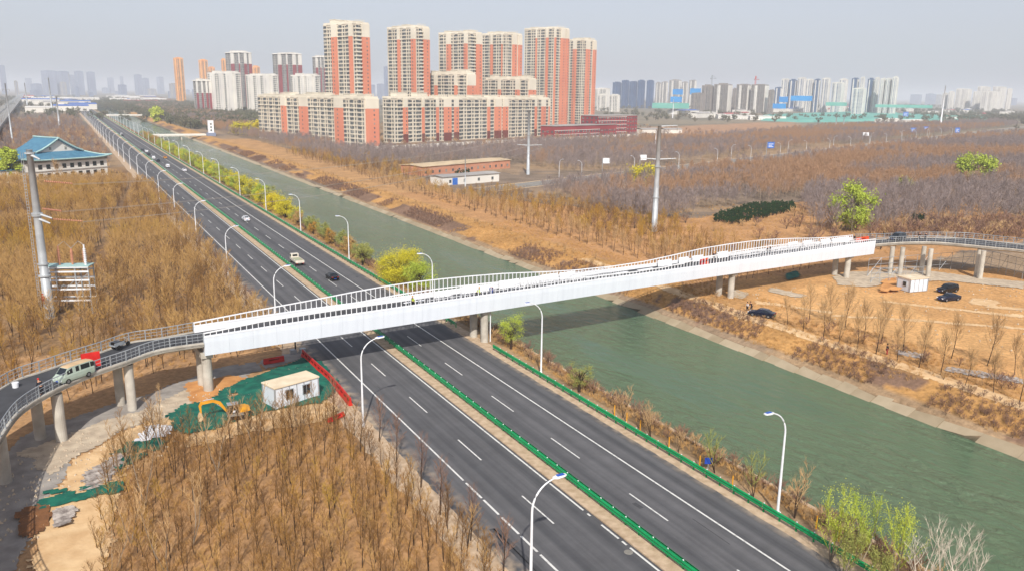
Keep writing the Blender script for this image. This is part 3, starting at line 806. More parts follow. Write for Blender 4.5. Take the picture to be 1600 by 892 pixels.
patch('debris_net', ((200, 690), (240, 682), (262, 690), (225, 712), (185, 735), (160, 740), (180, 715)), .17, M['green_net'], jag=.5, step=.4, holes=.42, seed=18, lift=.15, kind=None, label='torn green net strip between the sand bank and the tall pale trees', cat='net')
patch('debris_net', ((52, 790), (70, 770), (120, 765), (185, 752), (186, 770), (120, 784), (60, 797)), .17, M['green_net'], jag=.35, step=.35, holes=.36, seed=28, lift=.12, kind=None, label='long green net strip lying across the sandy track at the lower left', cat='net')
patch('debris_net', ((1228, 430), (1246, 425), (1250, 433), (1230, 440)), .3, M['green_net'], jag=.2, step=.5, seed=38, lift=.2, kind=None, label='small green net under the bridge on the right bank', cat='net')
patch('white_rubble', ((225, 672), (262, 668), (275, 676), (240, 684), (215, 690)), .2, M['white'], seed=91, lift=.25, jag=.4, holes=.3)
patch('white_rubble', ((130, 742), (165, 722), (190, 708), (200, 716), (170, 742), (140, 758)), .16, M['rubble'], seed=92, lift=.25, jag=.4, holes=.35)
patch('rubble_strip', ((90, 800), (115, 792), (110, 824), (85, 822)), .1, M['rubble'], seed=93, lift=.7, jag=.3, step=.3)
patch('dug_soil', ((30, 800), (60, 790), (75, 810), (55, 840), (25, 835)), .09, M['sand_dark'], seed=94, lift=.4)
patch('rubble_strip', ((140, 735), (170, 715), (185, 725), (160, 760), (130, 772)), .14, M['rubble'], seed=9, lift=.2)
patch('concrete_footing', ((1300, 432), (1330, 425), (1440, 422), (1520, 432), (1600, 440), (1600, 452), (1500, 440), (1400, 436), (1360, 448), (1310, 446)), .12, M['path'], seed=11)
patch('bank_track', [(104.2, 20), (106.8, 20), (107.6, 60), (106.9, 100), (107.5, 126), (109, 160), (106.5, 160), (105, 126), (104.4, 100), (104.9, 60)], .06, M['pale_sand'], seed=12, world=True, jag=.15)
patch('concrete_pad', ((1145, 452), (1170, 458), (1160, 468), (1145, 464)), .1, M['path'], seed=13, jag=.1)
patch('concrete_pad', ((1205, 450), (1260, 462), (1250, 466), (1200, 456)), .1, M['path'], seed=14, jag=.1)
patch('water_puddle', ((1400, 546), (1445, 552), (1445, 560), (1400, 552)), .06, M['rubble'], seed=15, jag=.2, step=.5)
patch('rubble_strip', ((1480, 572), (1600, 592), (1600, 600), (1500, 584), (1480, 580)), .08, M['rubble'], seed=16, jag=.2, lift=.1)
for i_, pl in enumerate((((1300, 492), (1450, 500), (1600, 512), (1600, 515), (1450, 503), (1300, 494)), ((1380, 470), (1480, 480), (1600, 492), (1600, 496), (1480, 483), (1380, 472)), ((1520, 466), (1560, 470), (1556, 480), (1515, 474)), ((1180, 470), (1300, 486), (1300, 489), (1180, 474)), ((1540, 476), (1600, 482), (1600, 486), (1540, 480)))):
    patch('wheel_track', pl, .05, M['pale_sand'], seed=60 + i_, jag=.3)
patch('red_soil_heap', ((1380, 440), (1405, 436), (1405, 456), (1375, 458)), .1, M['sand'], seed=17, lift=.9, jag=.1, step=.5)
# scattered stones as stuff
rr = random.Random(33); st = MB()
for poly, n in ((((0, 720), (330, 595), (380, 640), (100, 800), (30, 892), (-30, 892)), 420), (((1150, 450), (1600, 440), (1600, 560), (1250, 500)), 260), (((262, 650), (474, 560), (520, 620), (300, 680)), 220)):
    P = PX(*poly); X0, X1 = min(p[0] for p in P), max(p[0] for p in P); Y0, Y1 = min(p[1] for p in P), max(p[1] for p in P); k = 0
    while k < n:
        x, y = rr.uniform(X0, X1), rr.uniform(Y0, Y1)
        if not inpoly(np.array([x]), np.array([y]), P)[0]: continue
        s = rr.uniform(.05, .2); z = gz1(x, y) + .2
        b = len(st.v)
        for q in range(4): a = q * pi / 2 + rr.random(); st.v.append((x + cos(a) * s, y + sin(a) * s, z - .15))
        st.v.append((x + rr.uniform(-.1, .1), y, z + s * .5))
        for q in range(4): st.f.append((b + q, b + (q + 1) % 4, b + 4)); st.m.append(0)
        k += 1
tag(st.build('loose_stones', M['path']), 'small pale stones and litter scattered over the building site', 'stones', kind='stuff')

# ------------------------------------------------------------------ vehicles
def rrect(x, yw, z0, z1, zr, wr, b=.06):
    """cross section of a car body at station x: sill z0, belt z1, half width yw; roof height zr, half width wr"""
    return [(x, -yw * .93, z0), (x, -yw, z0 + (z1 - z0) * .35), (x, -yw, z1 - b), (x, -yw * .95, z1), (x, -wr, zr), (x, 0, zr + .02), (x, wr, zr), (x, yw * .95, z1), (x, yw, z1 - b), (x, yw, z0 + (z1 - z0) * .35), (x, yw * .93, z0)]
def vehicle(name, loc, rz, paint, label, kind='sedan', cat='car', group=None, roofm=None, plate='plate_blue', simple=False):
    t = thing(name, loc, rz, label, cat, group)
    if kind == 'sedan':
        st = [(-2.35, .78, .35, .8, .82, .5), (-2.3, .84, .25, .95, .97, .62), (-1.7, .9, .22, 1.0, 1.04, .66), (-1.05, .91, .22, .98, 1.4, .58), (-.1, .92, .22, .96, 1.46, .6), (.45, .92, .22, .95, 1.42, .6), (1.15, .92, .22, .93, .98, .7), (1.9, .89, .22, .84, .87, .66), (2.3, .78, .26, .66, .68, .55), (2.4, .68, .34, .55, .56, .45)]
        cab = (2, 5); ht = 1.46; wx = (-1.42, 1.42); L2 = 2.35
    elif kind == 'suv':
        st = [(-2.35, .8, .4, 1.0, 1.3, .6), (-2.25, .9, .32, 1.08, 1.55, .66), (-1.9, .94, .28, 1.1, 1.68, .68), (-1.0, .95, .28, 1.08, 1.74, .7), (.1, .95, .28, 1.06, 1.72, .7), (.5, .95, .28, 1.05, 1.66, .68), (1.2, .94, .28, 1.03, 1.08, .74), (2.0, .9, .28, .98, 1.0, .7), (2.35, .8, .32, .8, .82, .6), (2.42, .72, .4, .66, .68, .5)]
        cab = (0, 5); ht = 1.72; wx = (-1.42, 1.45); L2 = 2.4
    elif kind == 'van':
        st = [(-2.35, .74, .42, 1.05, 1.72, .62), (-2.28, .8, .34, 1.1, 1.86, .66), (-1.6, .82, .3, 1.1, 1.93, .68), (0, .82, .3, 1.1, 1.95, .68), (1.0, .82, .3, 1.08, 1.92, .67), (1.3, .82, .3, 1.06, 1.86, .66), (1.95, .81, .3, 1.02, 1.14, .7), (2.3, .78, .32, .9, .94, .62), (2.38, .72, .4, .7, .72, .6)]
        cab = (0, 5); ht = 1.95; wx = (-1.35, 1.5); L2 = 2.36
    b = MB()
    b.loft([rrect(*s) for s in st]); b.v = [(p[0], p[1], p[2]) for p in b.v]
    body = b.build('body', M[paint], t, smooth=False)
    if roofm:
        r_ = MB(); r_.loft([[(s[0], -s[5] * .98, s[4] + .012), (s[0], 0, s[4] + .05), (s[0], s[5] * .98, s[4] + .012), (s[0], 0, s[4] + .01)] for s in st[cab[0]:cab[1] + 1]]); r_.build('roof', M[roofm], t)
    # glazing: side windows and windscreens, slightly proud of the body
    def sidepanel(i0, i1, a, c, sgn):
        m = MB(); pts = []
        def at(f_, q):
            i = min(int(f_), len(st) - 2); k = f_ - i; s0, s1 = st[i], st[i + 1]
            v_ = [s0[j] + (s1[j] - s0[j]) * k for j in range(6)]
            yb, zb, yr, zr_ = v_[1] * .95, v_[3], v_[5], v_[4]
            return (v_[0], sgn * (yb + (yr - yb) * q + .012), zb + (zr_ - zb) * q + .005)
        return [at(i0, a), at(i1, a), at(i1, c), at(i0, c)]
    wins = [(cab[0] + .35, (cab[0] + cab[1]) / 2 - .08), ((cab[0] + cab[1]) / 2 + .08, cab[1] - .05 + (.45 if kind != 'sedan' else .5))]
    if kind == 'van': wins = [(.9, 1.75), (1.95, 2.75), (2.9, 3.3), (3.75, 5.3)]
    if kind == 'suv': wins = [(.9, 2.1), (2.25, 3.3), (3.4, 5.3)]
    for sgn in (-1, 1):
        for a, c in wins:
            m = MB(); m.face(sidepanel(a, c, .14, .86, sgn)); m.build('side_window', M['glass'], t)
    i = cab[1]
    s0, s1 = st[i], st[i + 1]
    def ws(sa, sb, q0, q1, nm):
        pa = [sa[j] + (sb[j] - sa[j]) * q0 for j in range(6)]; pb = [sa[j] + (sb[j] - sa[j]) * q1 for j in range(6)]
        m = MB(); sg = .02
        m.face([(pa[0], -pa[5] * .9, pa[4] + sg), (pa[0], pa[5] * .9, pa[4] + sg), (pb[0], pb[5] * .92, pb[4] + sg), (pb[0], -pb[5] * .92, pb[4] + sg)]); m.build(nm, M['glass'], t)
    ws(s0, s1, .06, .95, 'windscreen')
    if kind == 'sedan': ws(st[2], st[3], .12, .95, 'rear_window')
    else:
        s0 = st[0]; m = MB(); x = s0[0] - .015; m.face([(x, -s0[5] * .9, s0[4] - .08), (x, s0[5] * .9, s0[4] - .08), (x - .01, s0[1] * .86, s0[3] + .04), (x - .01, -s0[1] * .86, s0[3] + .04)]); m.build('rear_window', M['glass'], t)
    yw = st[3][1]
    for x in wx:
        for sgn in (-1, 1):
            w_ = MB(); w_.tube([(x, sgn * (yw - .2), .33), (x, sgn * (yw + .02), .33)], .33, 14); wh = w_.build('wheel', M['rubber'], t)
            if not simple: w_ = MB(); w_.tube([(x, sgn * (yw + .0), .33), (x, sgn * (yw + .035), .33)], .2, 10); w_.build('rim', M['rim'], wh)
    if not simple:
        for sgn in (-1, 1):
            m = MB(); m.box((st[-2][0] - .02, sgn * .6, .66), (.2, .32, .13), sgn * -.25); m.build('headlight', M['headlight'], t)
            m = MB(); m.box((st[0][0] - .0, sgn * .6, .85), (.1, .3, .14)); m.build('taillight', M['taillight'], t)
        for x in (L2 + .05, -L2 - .03): m = MB(); m.box((x, 0, .5), (.03, .42, .13)); m.build('number_plate', M[plate], t)
    return t
M['van_paint'] = mat('pale_green_paint', (170, 184, 170), (160, 174, 160), rough=.35)
M['tan_roof'] = mat('dusty_tan_roof', (206, 178, 140), (190, 160, 122), rough=.7)
M['white_car'] = mat('white_car_paint', (225, 226, 228), rough=.25, spec=.5)
M['navy_car'] = mat('navy_car_paint', (20, 28, 48), rough=.22, spec=.5)
M['grey_car'] = mat('dark_grey_car_paint', (52, 56, 60), rough=.25, spec=.5)
M['amber_car'] = mat('amber_car_paint', (190, 130, 60), rough=.3)
def ramp_pos(u, v, z): x, y = G(u, v, z); return (x, y, z)
# van on the left ramp, facing down the ramp (towards the lower left)
vx, vy = G(117, 592, 6.4)
v1 = G(90, 603, 6.3); hd = atan2(v1[1] - vy, v1[0] - vx)
z_v = zl(vx) + .03
vehicle('van', (vx, vy, z_v), hd, 'van_paint', 'pale green minivan with a dusty tan roof parked on the left ramp', 'van', 'van', roofm='tan_roof').scale = (.93, .93, .93)
x, y = G(1190, 494); vehicle('car', (x, y, gz1(x, y) + .06), radians(118), 'navy_car', 'black car parked on the bank track with two people at its far end', 'sedan', plate='plate_green')
x, y = G(1480, 456); vehicle('car', (x, y, gz1(x, y) + .02), radians(176), 'black', 'black suv, the farther of two cars in the dirt yard', 'suv')
x, y = G(1482, 469); vehicle('car', (x, y, gz1(x, y) + .02), radians(170), 'navy_car', 'low black saloon, the nearer of two cars in the dirt yard', 'sedan')
x, y, z = ramp_pos(1402, 375.5, 6.95); vehicle('car', (x, y, z), radians(188), 'grey_car', 'dark grey suv parked on the right ramp just past the white bridge', 'suv')
for i, (u, v_, p, k, lab) in enumerate(((519, 436, 'black', 'sedan', 'black saloon on the highway just beyond the bridge, tail to the camera'), (384, 345, 'white_car', 'sedan', 'white saloon alone on the highway above the black one'),
        (288, 268, 'white_car', 'sedan', 'white car on the highway level with the steel hall roof, rightmost of the distant group'), (262, 262, 'white_car', 'suv', 'white car of the distant group, second from the right'), (247, 253, 'black', 'sedan', 'dark car in the distant group beside the white suv'),
        (236, 249, 'white_car', 'suv', 'white suv leading the distant group of cars'), (230, 243, 'grey_car', 'suv', 'dark grey car in the distant group behind the white suv'), (229, 238, 'white_car', 'sedan', 'small white car at the back of the distant group'), (217, 236, 'grey_car', 'sedan', 'grey car in the distant left lane of the group'),
        (258, 248, 'amber_car', 'sedan', 'amber coloured car on the shoulder beside the distant group'), (186, 213, 'black', 'sedan', 'far dark car side by side with a white van'), (179, 212, 'white_car', 'van', 'far white van side by side with a dark car'), (140, 180, 'white_car', 'van', 'farthest white vehicle where the highway fades out'))):
    x, y = G(u, v_); x = min(max(x, 43.9), 52.2)
    vehicle('car', (x, y, .01), pi / 2, p, lab, k, 'car', simple=i > 3)
def truck(loc, rz, label):
    t = thing('truck', loc, rz, label, 'truck')
    mb = MB(); mb.loft([[(1.5, -.85, .55), (1.5, .85, .55), (1.5, .85, 2.15), (1.5, -.85, 2.15)], [(2.7, -.85, .55), (2.7, .85, .55), (2.7, .82, 2.1), (2.7, -.82, 2.1)], [(3.1, -.82, .6), (3.1, .82, .6), (3.05, .8, 1.3), (3.05, -.8, 1.3)]]); mb.build('cab', M['tan_light'], t)
    mb = MB(); mb.face([(2.74, -.76, 2.02), (2.74, .76, 2.02), (3.08, .74, 1.36), (3.08, -.74, 1.36)]); mb.build('windscreen', M['glass'], t)
    mb = MB(); mb.box((1.48, 0, 1.75), (.04, 1.1, .45)); mb.build('rear_window', M['glass'], t)
    for s in (-1, 1): mb = MB(); mb.box((2.1, s * .86, 1.7), (.8, .03, .5)); mb.build('side_window', M['glass'], t)
    mb = MB(); mb.bb(-3, 1.4, -.95, .95, .8, .95); mb.bb(-2.6, 2.9, -.4, .4, .5, .8); mb.build('bed', M['tan_light'], t)
    for a, b, c, d in ((-3, 1.4, -.98, -.92), (-3, 1.4, .92, .98), (-3.03, -2.97, -.98, .98), (1.36, 1.42, -.95, .95)): mb = MB(); mb.bb(a, b, c, d, .95, 1.35); mb.build('side_board', M['tan_light'], t)
    mb = MB(); mb.bb(-2.7, 1.2, -.85, .85, .96, 1.28); mb.build('load', M['greenish'], t)
    for x in (2.2, -1.9):
        for s in (-1, 1): mb = MB(); mb.tube([(x, s * .62, .4), (x, s * .9, .4)], .4, 14); w_ = mb.build('wheel', M['rubber'], t); mb = MB(); mb.tube([(x, s * .88, .4), (x, s * .92, .4)], .2, 10); mb.build('rim', M['rim'], w_)
    for s in (-1, 1): mb = MB(); mb.box((-3.05, s * .7, .72), (.06, .3, .12)); mb.build('taillight', M['taillight'], t)
M['tan_light'] = mat('cream_truck_paint', (222, 214, 198), rough=.4); M['greenish'] = mat('grey_green_load', (150, 165, 140), (170, 160, 130), scale=2)
x, y = G(461, 413); truck((44.2, y, .01), pi / 2, 'small cream flatbed truck carrying a low load on the highway beyond the bridge')

M['red_recess_shade'] = mat('recess_shade_red', (120, 26, 22))  # darker copy of the barrier red, standing in for shade in a recess
# red plastic barriers
def barrier(loc, rz, label, mkey='red', L_=1.5, H_=1.0, group=None):
    t = thing('water_barrier', loc, rz, label, 'barrier', group)
    mb = MB(); pr = [(-.28, 0), (-.26, .15), (-.12, H_ * .5), (-.09, H_), (.09, H_), (.12, H_ * .5), (.26, .15), (.28, 0)]
    mb.loft([[(x, p[0], p[1]) for p in pr] for x in (-L_ / 2, -L_ / 2 + .06, L_ / 2 - .06, L_ / 2)]); mb.build('body', M[mkey], t)
    mb = MB(); mb.box((0, -.13, H_ * .62), (L_ * .5, .08, H_ * .2)); mb.build('recess_shade_block', M['red_recess_shade'], t)  # raised block, its dark red painted as the shade of a recess
x, y, z = ramp_pos(131, 576, 6.75); barrier((x, y, z), hd + .1, 'orange plastic barrier left one of two behind the minivan', 'orange', 1.8, 1.1)
x, y, z = ramp_pos(143, 572, 6.8); barrier((x, y, z), hd - .5, 'taller red plastic barrier right one of two behind the minivan', 'red', 2.0, 1.7)
x, y, z = ramp_pos(1346, 377, 6.95); barrier((x, y, z), ANG, 'long red barrier at the right end of the bridge deck', 'orange', 5, .9)
p = bp_(103.6, 1.3, DZf(103)); barrier(p, ANG, 'bright red box behind the near parapet at the middle of the bridge', 'red', .9, 1.6); p = bp_(104.8, 1.3, DZf(104)); barrier(p, ANG, 'orange box next to the bright red one behind the near parapet', 'orange', .8, 1.6)
x, y = G(480, 582); barrier((x - 3.2, y + 6.3, .1), .1, 'dark red barrier in the bridge shade beside the traffic signal pole', 'red', 3.0, .8)
fp_ = [G(473, 556), G(495, 577), G(515, 595), G(530, 612), G(548, 634)]
q = resample([(a, b) for a, b in fp_], 1.55)
for i in range(len(q) - 1):
    a, b = q[i], q[i + 1]; m = (a + b) / 2
    barrier((m[0], m[1], .04), atan2(b[1] - a[1], b[0] - a[0]), f'{ORD[i % 20]} red barrier counting from the bridge in the line along the highway edge', 'red', 1.5, 1.05, 'red barriers lined along the highway edge')
x, y = G(525, 655); barrier((x, y, .1), .5, 'low red barrier lying in the dry grass right of the white cabin', 'red', 2.6, .5)

# white site cabin with two windows
def cabin(loc, rz, L_, W_, H_, label, windows, name='site_cabin'):
    t = thing(name, loc, rz, label, 'cabin')
    n = int(L_ / 1.0)
    mb = MB(); mb.bb(.05, L_ - .05, .05, W_ - .05, .0, H_ - .1); mb.build('wall', M['white_panel'], t)
    mb = MB()
    for k in range(n + 1):
        xx = L_ * k / n
        mb.bb(max(0, xx - .05), min(L_, xx + .05), .0, .06, 0, H_ - .05)
    for xx, yy in ((0, 0), (L_, 0), (0, W_), (L_, W_)): mb.bb(xx - .07, xx + .07, yy - .07, yy + .07, 0, H_)
    mb.build('frame', M['galv'], t)
    mb = MB(); mb.bb(-.12, L_ + .12, -.12, W_ + .12, H_ - .1, H_ + .06); mb.build('roof', M['pale_sandpaint'], t)
    for side, a, z0, w_, h_ in windows:
        mb = MB(); m2 = MB()
        if side == 'F':
            mb.bb(a, a + w_, -.06, .08, z0, z0 + h_); m2.bb(a + .08, a + w_ / 2 - .04, -.09, -.05, z0 + .08, z0 + h_ - .08); m2.bb(a + w_ / 2 + .04, a + w_ - .08, -.09, -.05, z0 + .08, z0 + h_ - .08)
        else:
            mb.bb(-.06, .08, a, a + w_, z0, z0 + h_); m2.bb(-.09, -.05, a + .08, a + w_ - .08, z0 + .08, z0 + h_ - .08)
        f_ = mb.build('window', M['galv'], t); m2.build('pane', M['glass'], f_)
    return t
M['pale_sandpaint'] = mat('dusty_cream_roof', (224, 208, 180), (206, 188, 158), scale=.6)
ca_, cb_ = G(429, 642), G(497, 622)
an = atan2(cb_[1] - ca_[1], cb_[0] - ca_[0])
cabin((ca_[0] + .2, ca_[1] + .3, .06), an, hypot(cb_[0] - ca_[0], cb_[1] - ca_[1]), 2.9, 2.8, 'white site cabin with two dark windows standing on the green net', (('F', 1.5, .9, 1.1, 1.3), ('F', 3.9, .95, 1.1, 1.3)))
ca_, cb_ = G(1421, 457), G(1454, 454)
an = atan2(cb_[1] - ca_[1], cb_[0] - ca_[0])
cabin((ca_[0], ca_[1], .04), an, 4.6, 3.4, 2.7, 'small white site cabin with one small window in the dirt yard', (('L', 1.0, 1.0, .9, 1.0),))
# excavator
ex, ey = G(372, 655)
xc = thing('excavator', (ex, ey, .2), radians(-2), 'small yellow excavator with its arm folded down onto the green net', 'excavator')
xc.scale = (.74, .74, .74)
for s in (-1, 1):
    mb = MB(); pr = [(-1.5, .35), (-1.3, .1), (1.3, .1), (1.5, .35), (1.3, .62), (-1.3, .62)]; mb.loft([[(p[0], s * .75 - .22, p[1]) for p in pr], [(p[0], s * .75 + .22, p[1]) for p in pr]]); mb.build('track', M['rubber'], xc)
mb = MB(); mb.bb(-1.7, .9, -.9, .9, .75, 1.25); mb.build('turntable', M['conc_dark'], xc)
mb = MB(); mb.loft([[(.1, -.9, 1.25), (.1, .9, 1.25), (.1, .9, 2.0), (.1, -.9, 2.0)], [(1.3, -.9, 1.25), (1.3, .9, 1.25), (1.3, .85, 2.0), (1.3, -.85, 2.0)], [(1.9, -.7, 1.3), (1.9, .7, 1.3), (1.85, .6, 1.8), (1.85, -.6, 1.8)]]); mb.build('engine_cover', M['yellow'], xc)
cb = MB(); cb.bb(-1.5, 0.05, -.85, .2, 1.25, 2.7); cab = cb.build('cab', M['dark_frame'] if 'dark_frame' in M else M['rubber'], xc)
mb = MB(); mb.bb(-1.6, .12, -.92, .28, 2.7, 2.82); mb.build('cab_roof', M['galv'], xc)
mb = MB(); mb.bb(-1.35, -.1, -.88, -.84, 1.75, 2.6); mb.build('cab_window', M['glass'], cab); mb = MB(); mb.bb(-1.53, -1.49, -.75, .1, 1.75, 2.6); mb.build('cab_window', M['glass'], cab)
mb = MB(); mb.bb(-.8, -.4, -.9, -.86, 1.4, 1.75); mb.build('sticker', M['white'], cab)
def beam2(pts, w, hh, m, nm):
    mb = MB(); R_ = []
    for i, (x, z) in enumerate(pts):
        a = pts[max(i - 1, 0)]; b = pts[min(i + 1, len(pts) - 1)]; dx, dz = b[0] - a[0], b[1] - a[1]; l = hypot(dx, dz); nx_, nz_ = -dz / l, dx / l; h2 = hh[i] / 2
        R_.append([(x + nx_ * h2, .5 - w / 2, z + nz_ * h2), (x + nx_ * h2, .5 + w / 2, z + nz_ * h2), (x - nx_ * h2, .5 + w / 2, z - nz_ * h2), (x - nx_ * h2, .5 - w / 2, z - nz_ * h2)])
    mb.loft(R_); return mb.build(nm, M[m], xc)
bo = beam2([(-1.5, 1.2), (-2.6, 2.9), (-3.6, 3.4), (-5.3, 3.2)], .3, [.3, .5, .45, .3], 'yellow', 'boom')
beam2([(-5.2, 3.5), (-5.6, 2.8), (-5.5, 1.6)], .26, [.5, .4, .25], 'yellow', 'arm')
mb = MB(); mb.loft([[(-5.5, a, 1.7), (-5.2, a, .9), (-5.5, a, .35), (-6.0, a, .4), (-6.0, a, 1.1), (-5.8, a, 1.6)] for a in (.1, .9)]); mb.build('bucket', M['tan_roof'], xc)
mb = MB(); mb.tube([(-1.7, .5, 1.6), (-3.0, .5, 2.7)], .07, 6); mb.tube([(-3.4, .5, 3.75), (-5.0, .5, 3.7)], .07, 6); mb.build('hydraulic_ram', M['galv'], bo)

# ------------------------------------------------------------------ people
def person(loc, rz, label, top='dark_cloth', legs='dark_cloth', hat=None, pose='stand', vest=None, group=None):
    t = thing('person', loc, rz, label, 'person', group)
    me = bpy.data.meshes.new('body')
    bend = .0 if pose == 'stand' else .35
    V = [(0, 0, .95), (bend * .3, 0, 1.2), (bend * .8, 0, 1.42), (bend, 0, 1.52), (bend * 1.1, 0, 1.68),
         (bend * .75, .19, 1.40), (bend * .6 + .08, .26, 1.14), (bend * .8 + .22, .24, .94), (bend * .8 + .28, .22, .86),
         (bend * .75, -.19, 1.40), (bend * .6 + .02, -.27, 1.13), (bend * .8 + .1, -.28, .9), (bend * .8 + .14, -.27, .82),
         (0, .1, .88), (.04, .12, .5), (-.02, .13, .08), (.14, .14, .04), (0, -.1, .88), (.08, -.12, .5), (.12, -.13, .08), (.26, -.14, .04)]
    E_ = [(0, 1), (1, 2), (2, 3), (3, 4), (2, 5), (5, 6), (6, 7), (7, 8), (2, 9), (9, 10), (10, 11), (11, 12), (0, 13), (13, 14), (14, 15), (15, 16), (0, 17), (17, 18), (18, 19), (19, 20)]
    rad = [.14, .13, .14, .06, .1, .07, .05, .038, .04, .07, .05, .038, .04, .095, .065, .05, .04, .095, .065, .05, .04]
    me.from_pydata(V, E_, []); me.materials.append(M['skin'])
    o = link('body', me, t); sk = o.modifiers.new('skin', 'SKIN'); sk.use_smooth_shade = True
    for i, r_ in enumerate(rad): me.skin_vertices[0].data[i].radius = (r_, r_)
    me.skin_vertices[0].data[0].use_root = True
    s = o.modifiers.new('sub', 'SUBSURF'); s.levels = 1; s.render_levels = 1
    def cloth(ids, edges, grow, mk, nm):
        m2 = bpy.data.meshes.new(nm); mp = {i: k for k, i in enumerate(ids)}
        m2.from_pydata([V[i] for i in ids], [(mp[a], mp[b]) for a, b in edges], []); m2.materials.append(M[mk])
        c = link(nm, m2, t); q = c.modifiers.new('skin', 'SKIN'); q.use_smooth_shade = True
        for k, i in enumerate(ids): m2.skin_vertices[0].data[k].radius = (rad[i] + grow, rad[i] + grow)
        m2.skin_vertices[0].data[0].use_root = True
        q = c.modifiers.new('sub', 'SUBSURF'); q.levels = 1; q.render_levels = 1
    cloth([0, 1, 2, 5, 6, 7, 9, 10, 11], [(0, 1), (1, 2), (2, 5), (5, 6), (6, 7), (2, 9), (9, 10), (10, 11)], .025, top, 'jacket')
    cloth([0, 13, 14, 15, 17, 18, 19], [(0, 13), (13, 14), (14, 15), (0, 17), (17, 18), (18, 19)], .02, legs, 'trousers')
    if vest: cloth([0, 1, 2], [(0, 1), (1, 2)], .045, vest, 'vest')
    mb = MB(); hx = bend * 1.1; n = 10
    mb.loft([[(hx - .01 + r_ * cos(a * 2 * pi / n), r_ * .9 * sin(a * 2 * pi / n), z) for a in range(n)] for r_, z in ((.115, 1.68), (.125, 1.74), (.1, 1.81), (.04, 1.84))]); mb.build('helmet' if hat else 'hair', M[hat or 'rubber'], t)
    return t
M['lime_vest'] = mat('lime_vest', (190, 220, 50)); M['red_cloth'] = mat('red_cloth', (170, 30, 50)); M['white_cloth'] = mat('white_cloth', (225, 225, 225))
def deckp(x, off): return bp_(x, off, DZf(x) + .02)
person(deckp(57.3, 1.6), 1.2, 'worker in a blue jacket standing on the bridge deck above the middle pier', 'blue_cloth', 'blue_cloth', 'white')
person(deckp(54.6, 1.4), 0, 'worker in a lime vest beside the blue jacketed worker on the bridge', 'lime_vest', 'dark_cloth', 'yellow', 'bend')
person(deckp(43.5, 1.5), .4, 'worker in a pale lime vest on the bridge above the left carriageway', 'lime_vest', 'dark_cloth', 'yellow')
person(deckp(109.2, 3.6), .6, 'stooping worker in black on the bridge deck near the red boxes', 'dark_cloth', 'dark_cloth', 'yellow', 'bend')
person(deckp(123.5, 2.6), 2.0, 'dark clothed worker standing on the bridge deck above the east bank', 'dark_cloth', 'dark_cloth', None)
person(deckp(125.0, 3.2), -1.0, 'second dark clothed worker on the bridge deck above the east bank', 'dark_cloth', 'dark_cloth', 'white')
person(deckp(154.0, 3.6), 2.6, 'worker in black with a yellow helmet at the right end of the bridge', 'dark_cloth', 'dark_cloth', 'yellow', 'bend')
x, y = G(1167, 486); person((x, y, gz1(x, y) + .05), 0, 'person in dark clothes with a white bag by the car on the bank', 'white_cloth', 'dark_cloth')
x, y = G(1174, 485); person((x, y, gz1(x, y) + .05), pi, 'person in black bending at the boot of the black car on the bank', 'dark_cloth', 'dark_cloth', None, 'bend')
x, y = G(1385, 554); person((x, y, gz1(x, y) + .05), -1.2, 'person in a black coat and red skirt walking among the bank trees', 'dark_cloth', 'red_cloth')
x, y, z = ramp_pos(66, 616, 6.25); person((x, y, z), 2.2, 'person in black working low beside the near railing of the left ramp', 'dark_cloth', 'dark_cloth', 'red', 'bend')
x, y, z = ramp_pos(1436, 375, 6.98); person((x, y, z), 1.2, 'person in black standing on the right ramp behind the dark suv', 'dark_cloth', 'dark_cloth')
x, y, z = ramp_pos(1445, 376, 6.98); person((x, y, z), .2, 'stooping person in black on the right ramp', 'dark_cloth', 'dark_cloth', None, 'bend')
x, y = G(75, 499); person((x - .3, y - 1.0, 3.0), 1, 'small red dressed climber low on the left steel pole', 'red_cloth', 'red_cloth', 'red')
# motor tricycle on the ramp with rider
x, y, z = ramp_pos(190, 542.5, 6.85)
mt = thing('motor_tricycle', (x, y, z), hd + pi, 'black motor tricycle parked against the far railing of the left ramp', 'tricycle')
for a, b in ((1.0, 0), (-.8, .45), (-.8, -.45)): mb = MB(); mb.tube([(a, b - .06, .3), (a, b + .06, .3)], .3, 12); mb.build('wheel', M['rubber'], mt)
mb = MB(); mb.bb(-1.4, .1, -.5, .5, .5, .62); mb.bb(-1.4, .1, -.5, -.45, .62, .95); mb.bb(-1.4, .1, .45, .5, .62, .95); mb.build('cargo_bed', M['galv'], mt)
mb = MB(); mb.bb(.1, .55, -.18, .18, .62, .8); mb.build('seat', M['rubber'], mt)
mb = MB(); mb.tube([(1.0, 0, .3), (.75, 0, 1.05)], .04, 6); mb.tube([(.75, -.35, 1.08), (.75, .35, 1.08)], .03, 6); mb.tube([(.9, 0, .5), (.1, 0, .5)], .05, 6); mb.build('fork', M['galv'], mt)
mb = MB(); mb.bb(-1.2, -.3, -.4, .4, .63, 1.0); mb.build('cargo_cover', M['black'], mt)
x, y, z = ramp_pos(25, 607, 6.1); bt_ = MB(); bt_.tube([(0, 0, 0), (0, 0, .75)], [.3, .36], 14); o = bt_.build('bucket', M['white']); o.location = (x, y, z); tag(o, 'round white drum standing on the asphalt of the left ramp', 'drum')
# traffic signal pole in the bridge shade
x, y = G(462, 552); t = thing('signal_pole', (x, y, 0), 0, 'dark pole with pale boxes at its foot in the shade under the bridge', 'pole')
mb = MB(); mb.tube([(0, 0, 0), (0, 0, 5.0)], .12, 8); mb.build('pole', M['rubber'], t)
for k in (-.8, .6): mb = MB(); mb.bb(k, k + .9, -.35, .35, 0, .7); mb.build('base_block', M['teal_trim0'] if 'teal_trim0' in M else M['galv'], t)
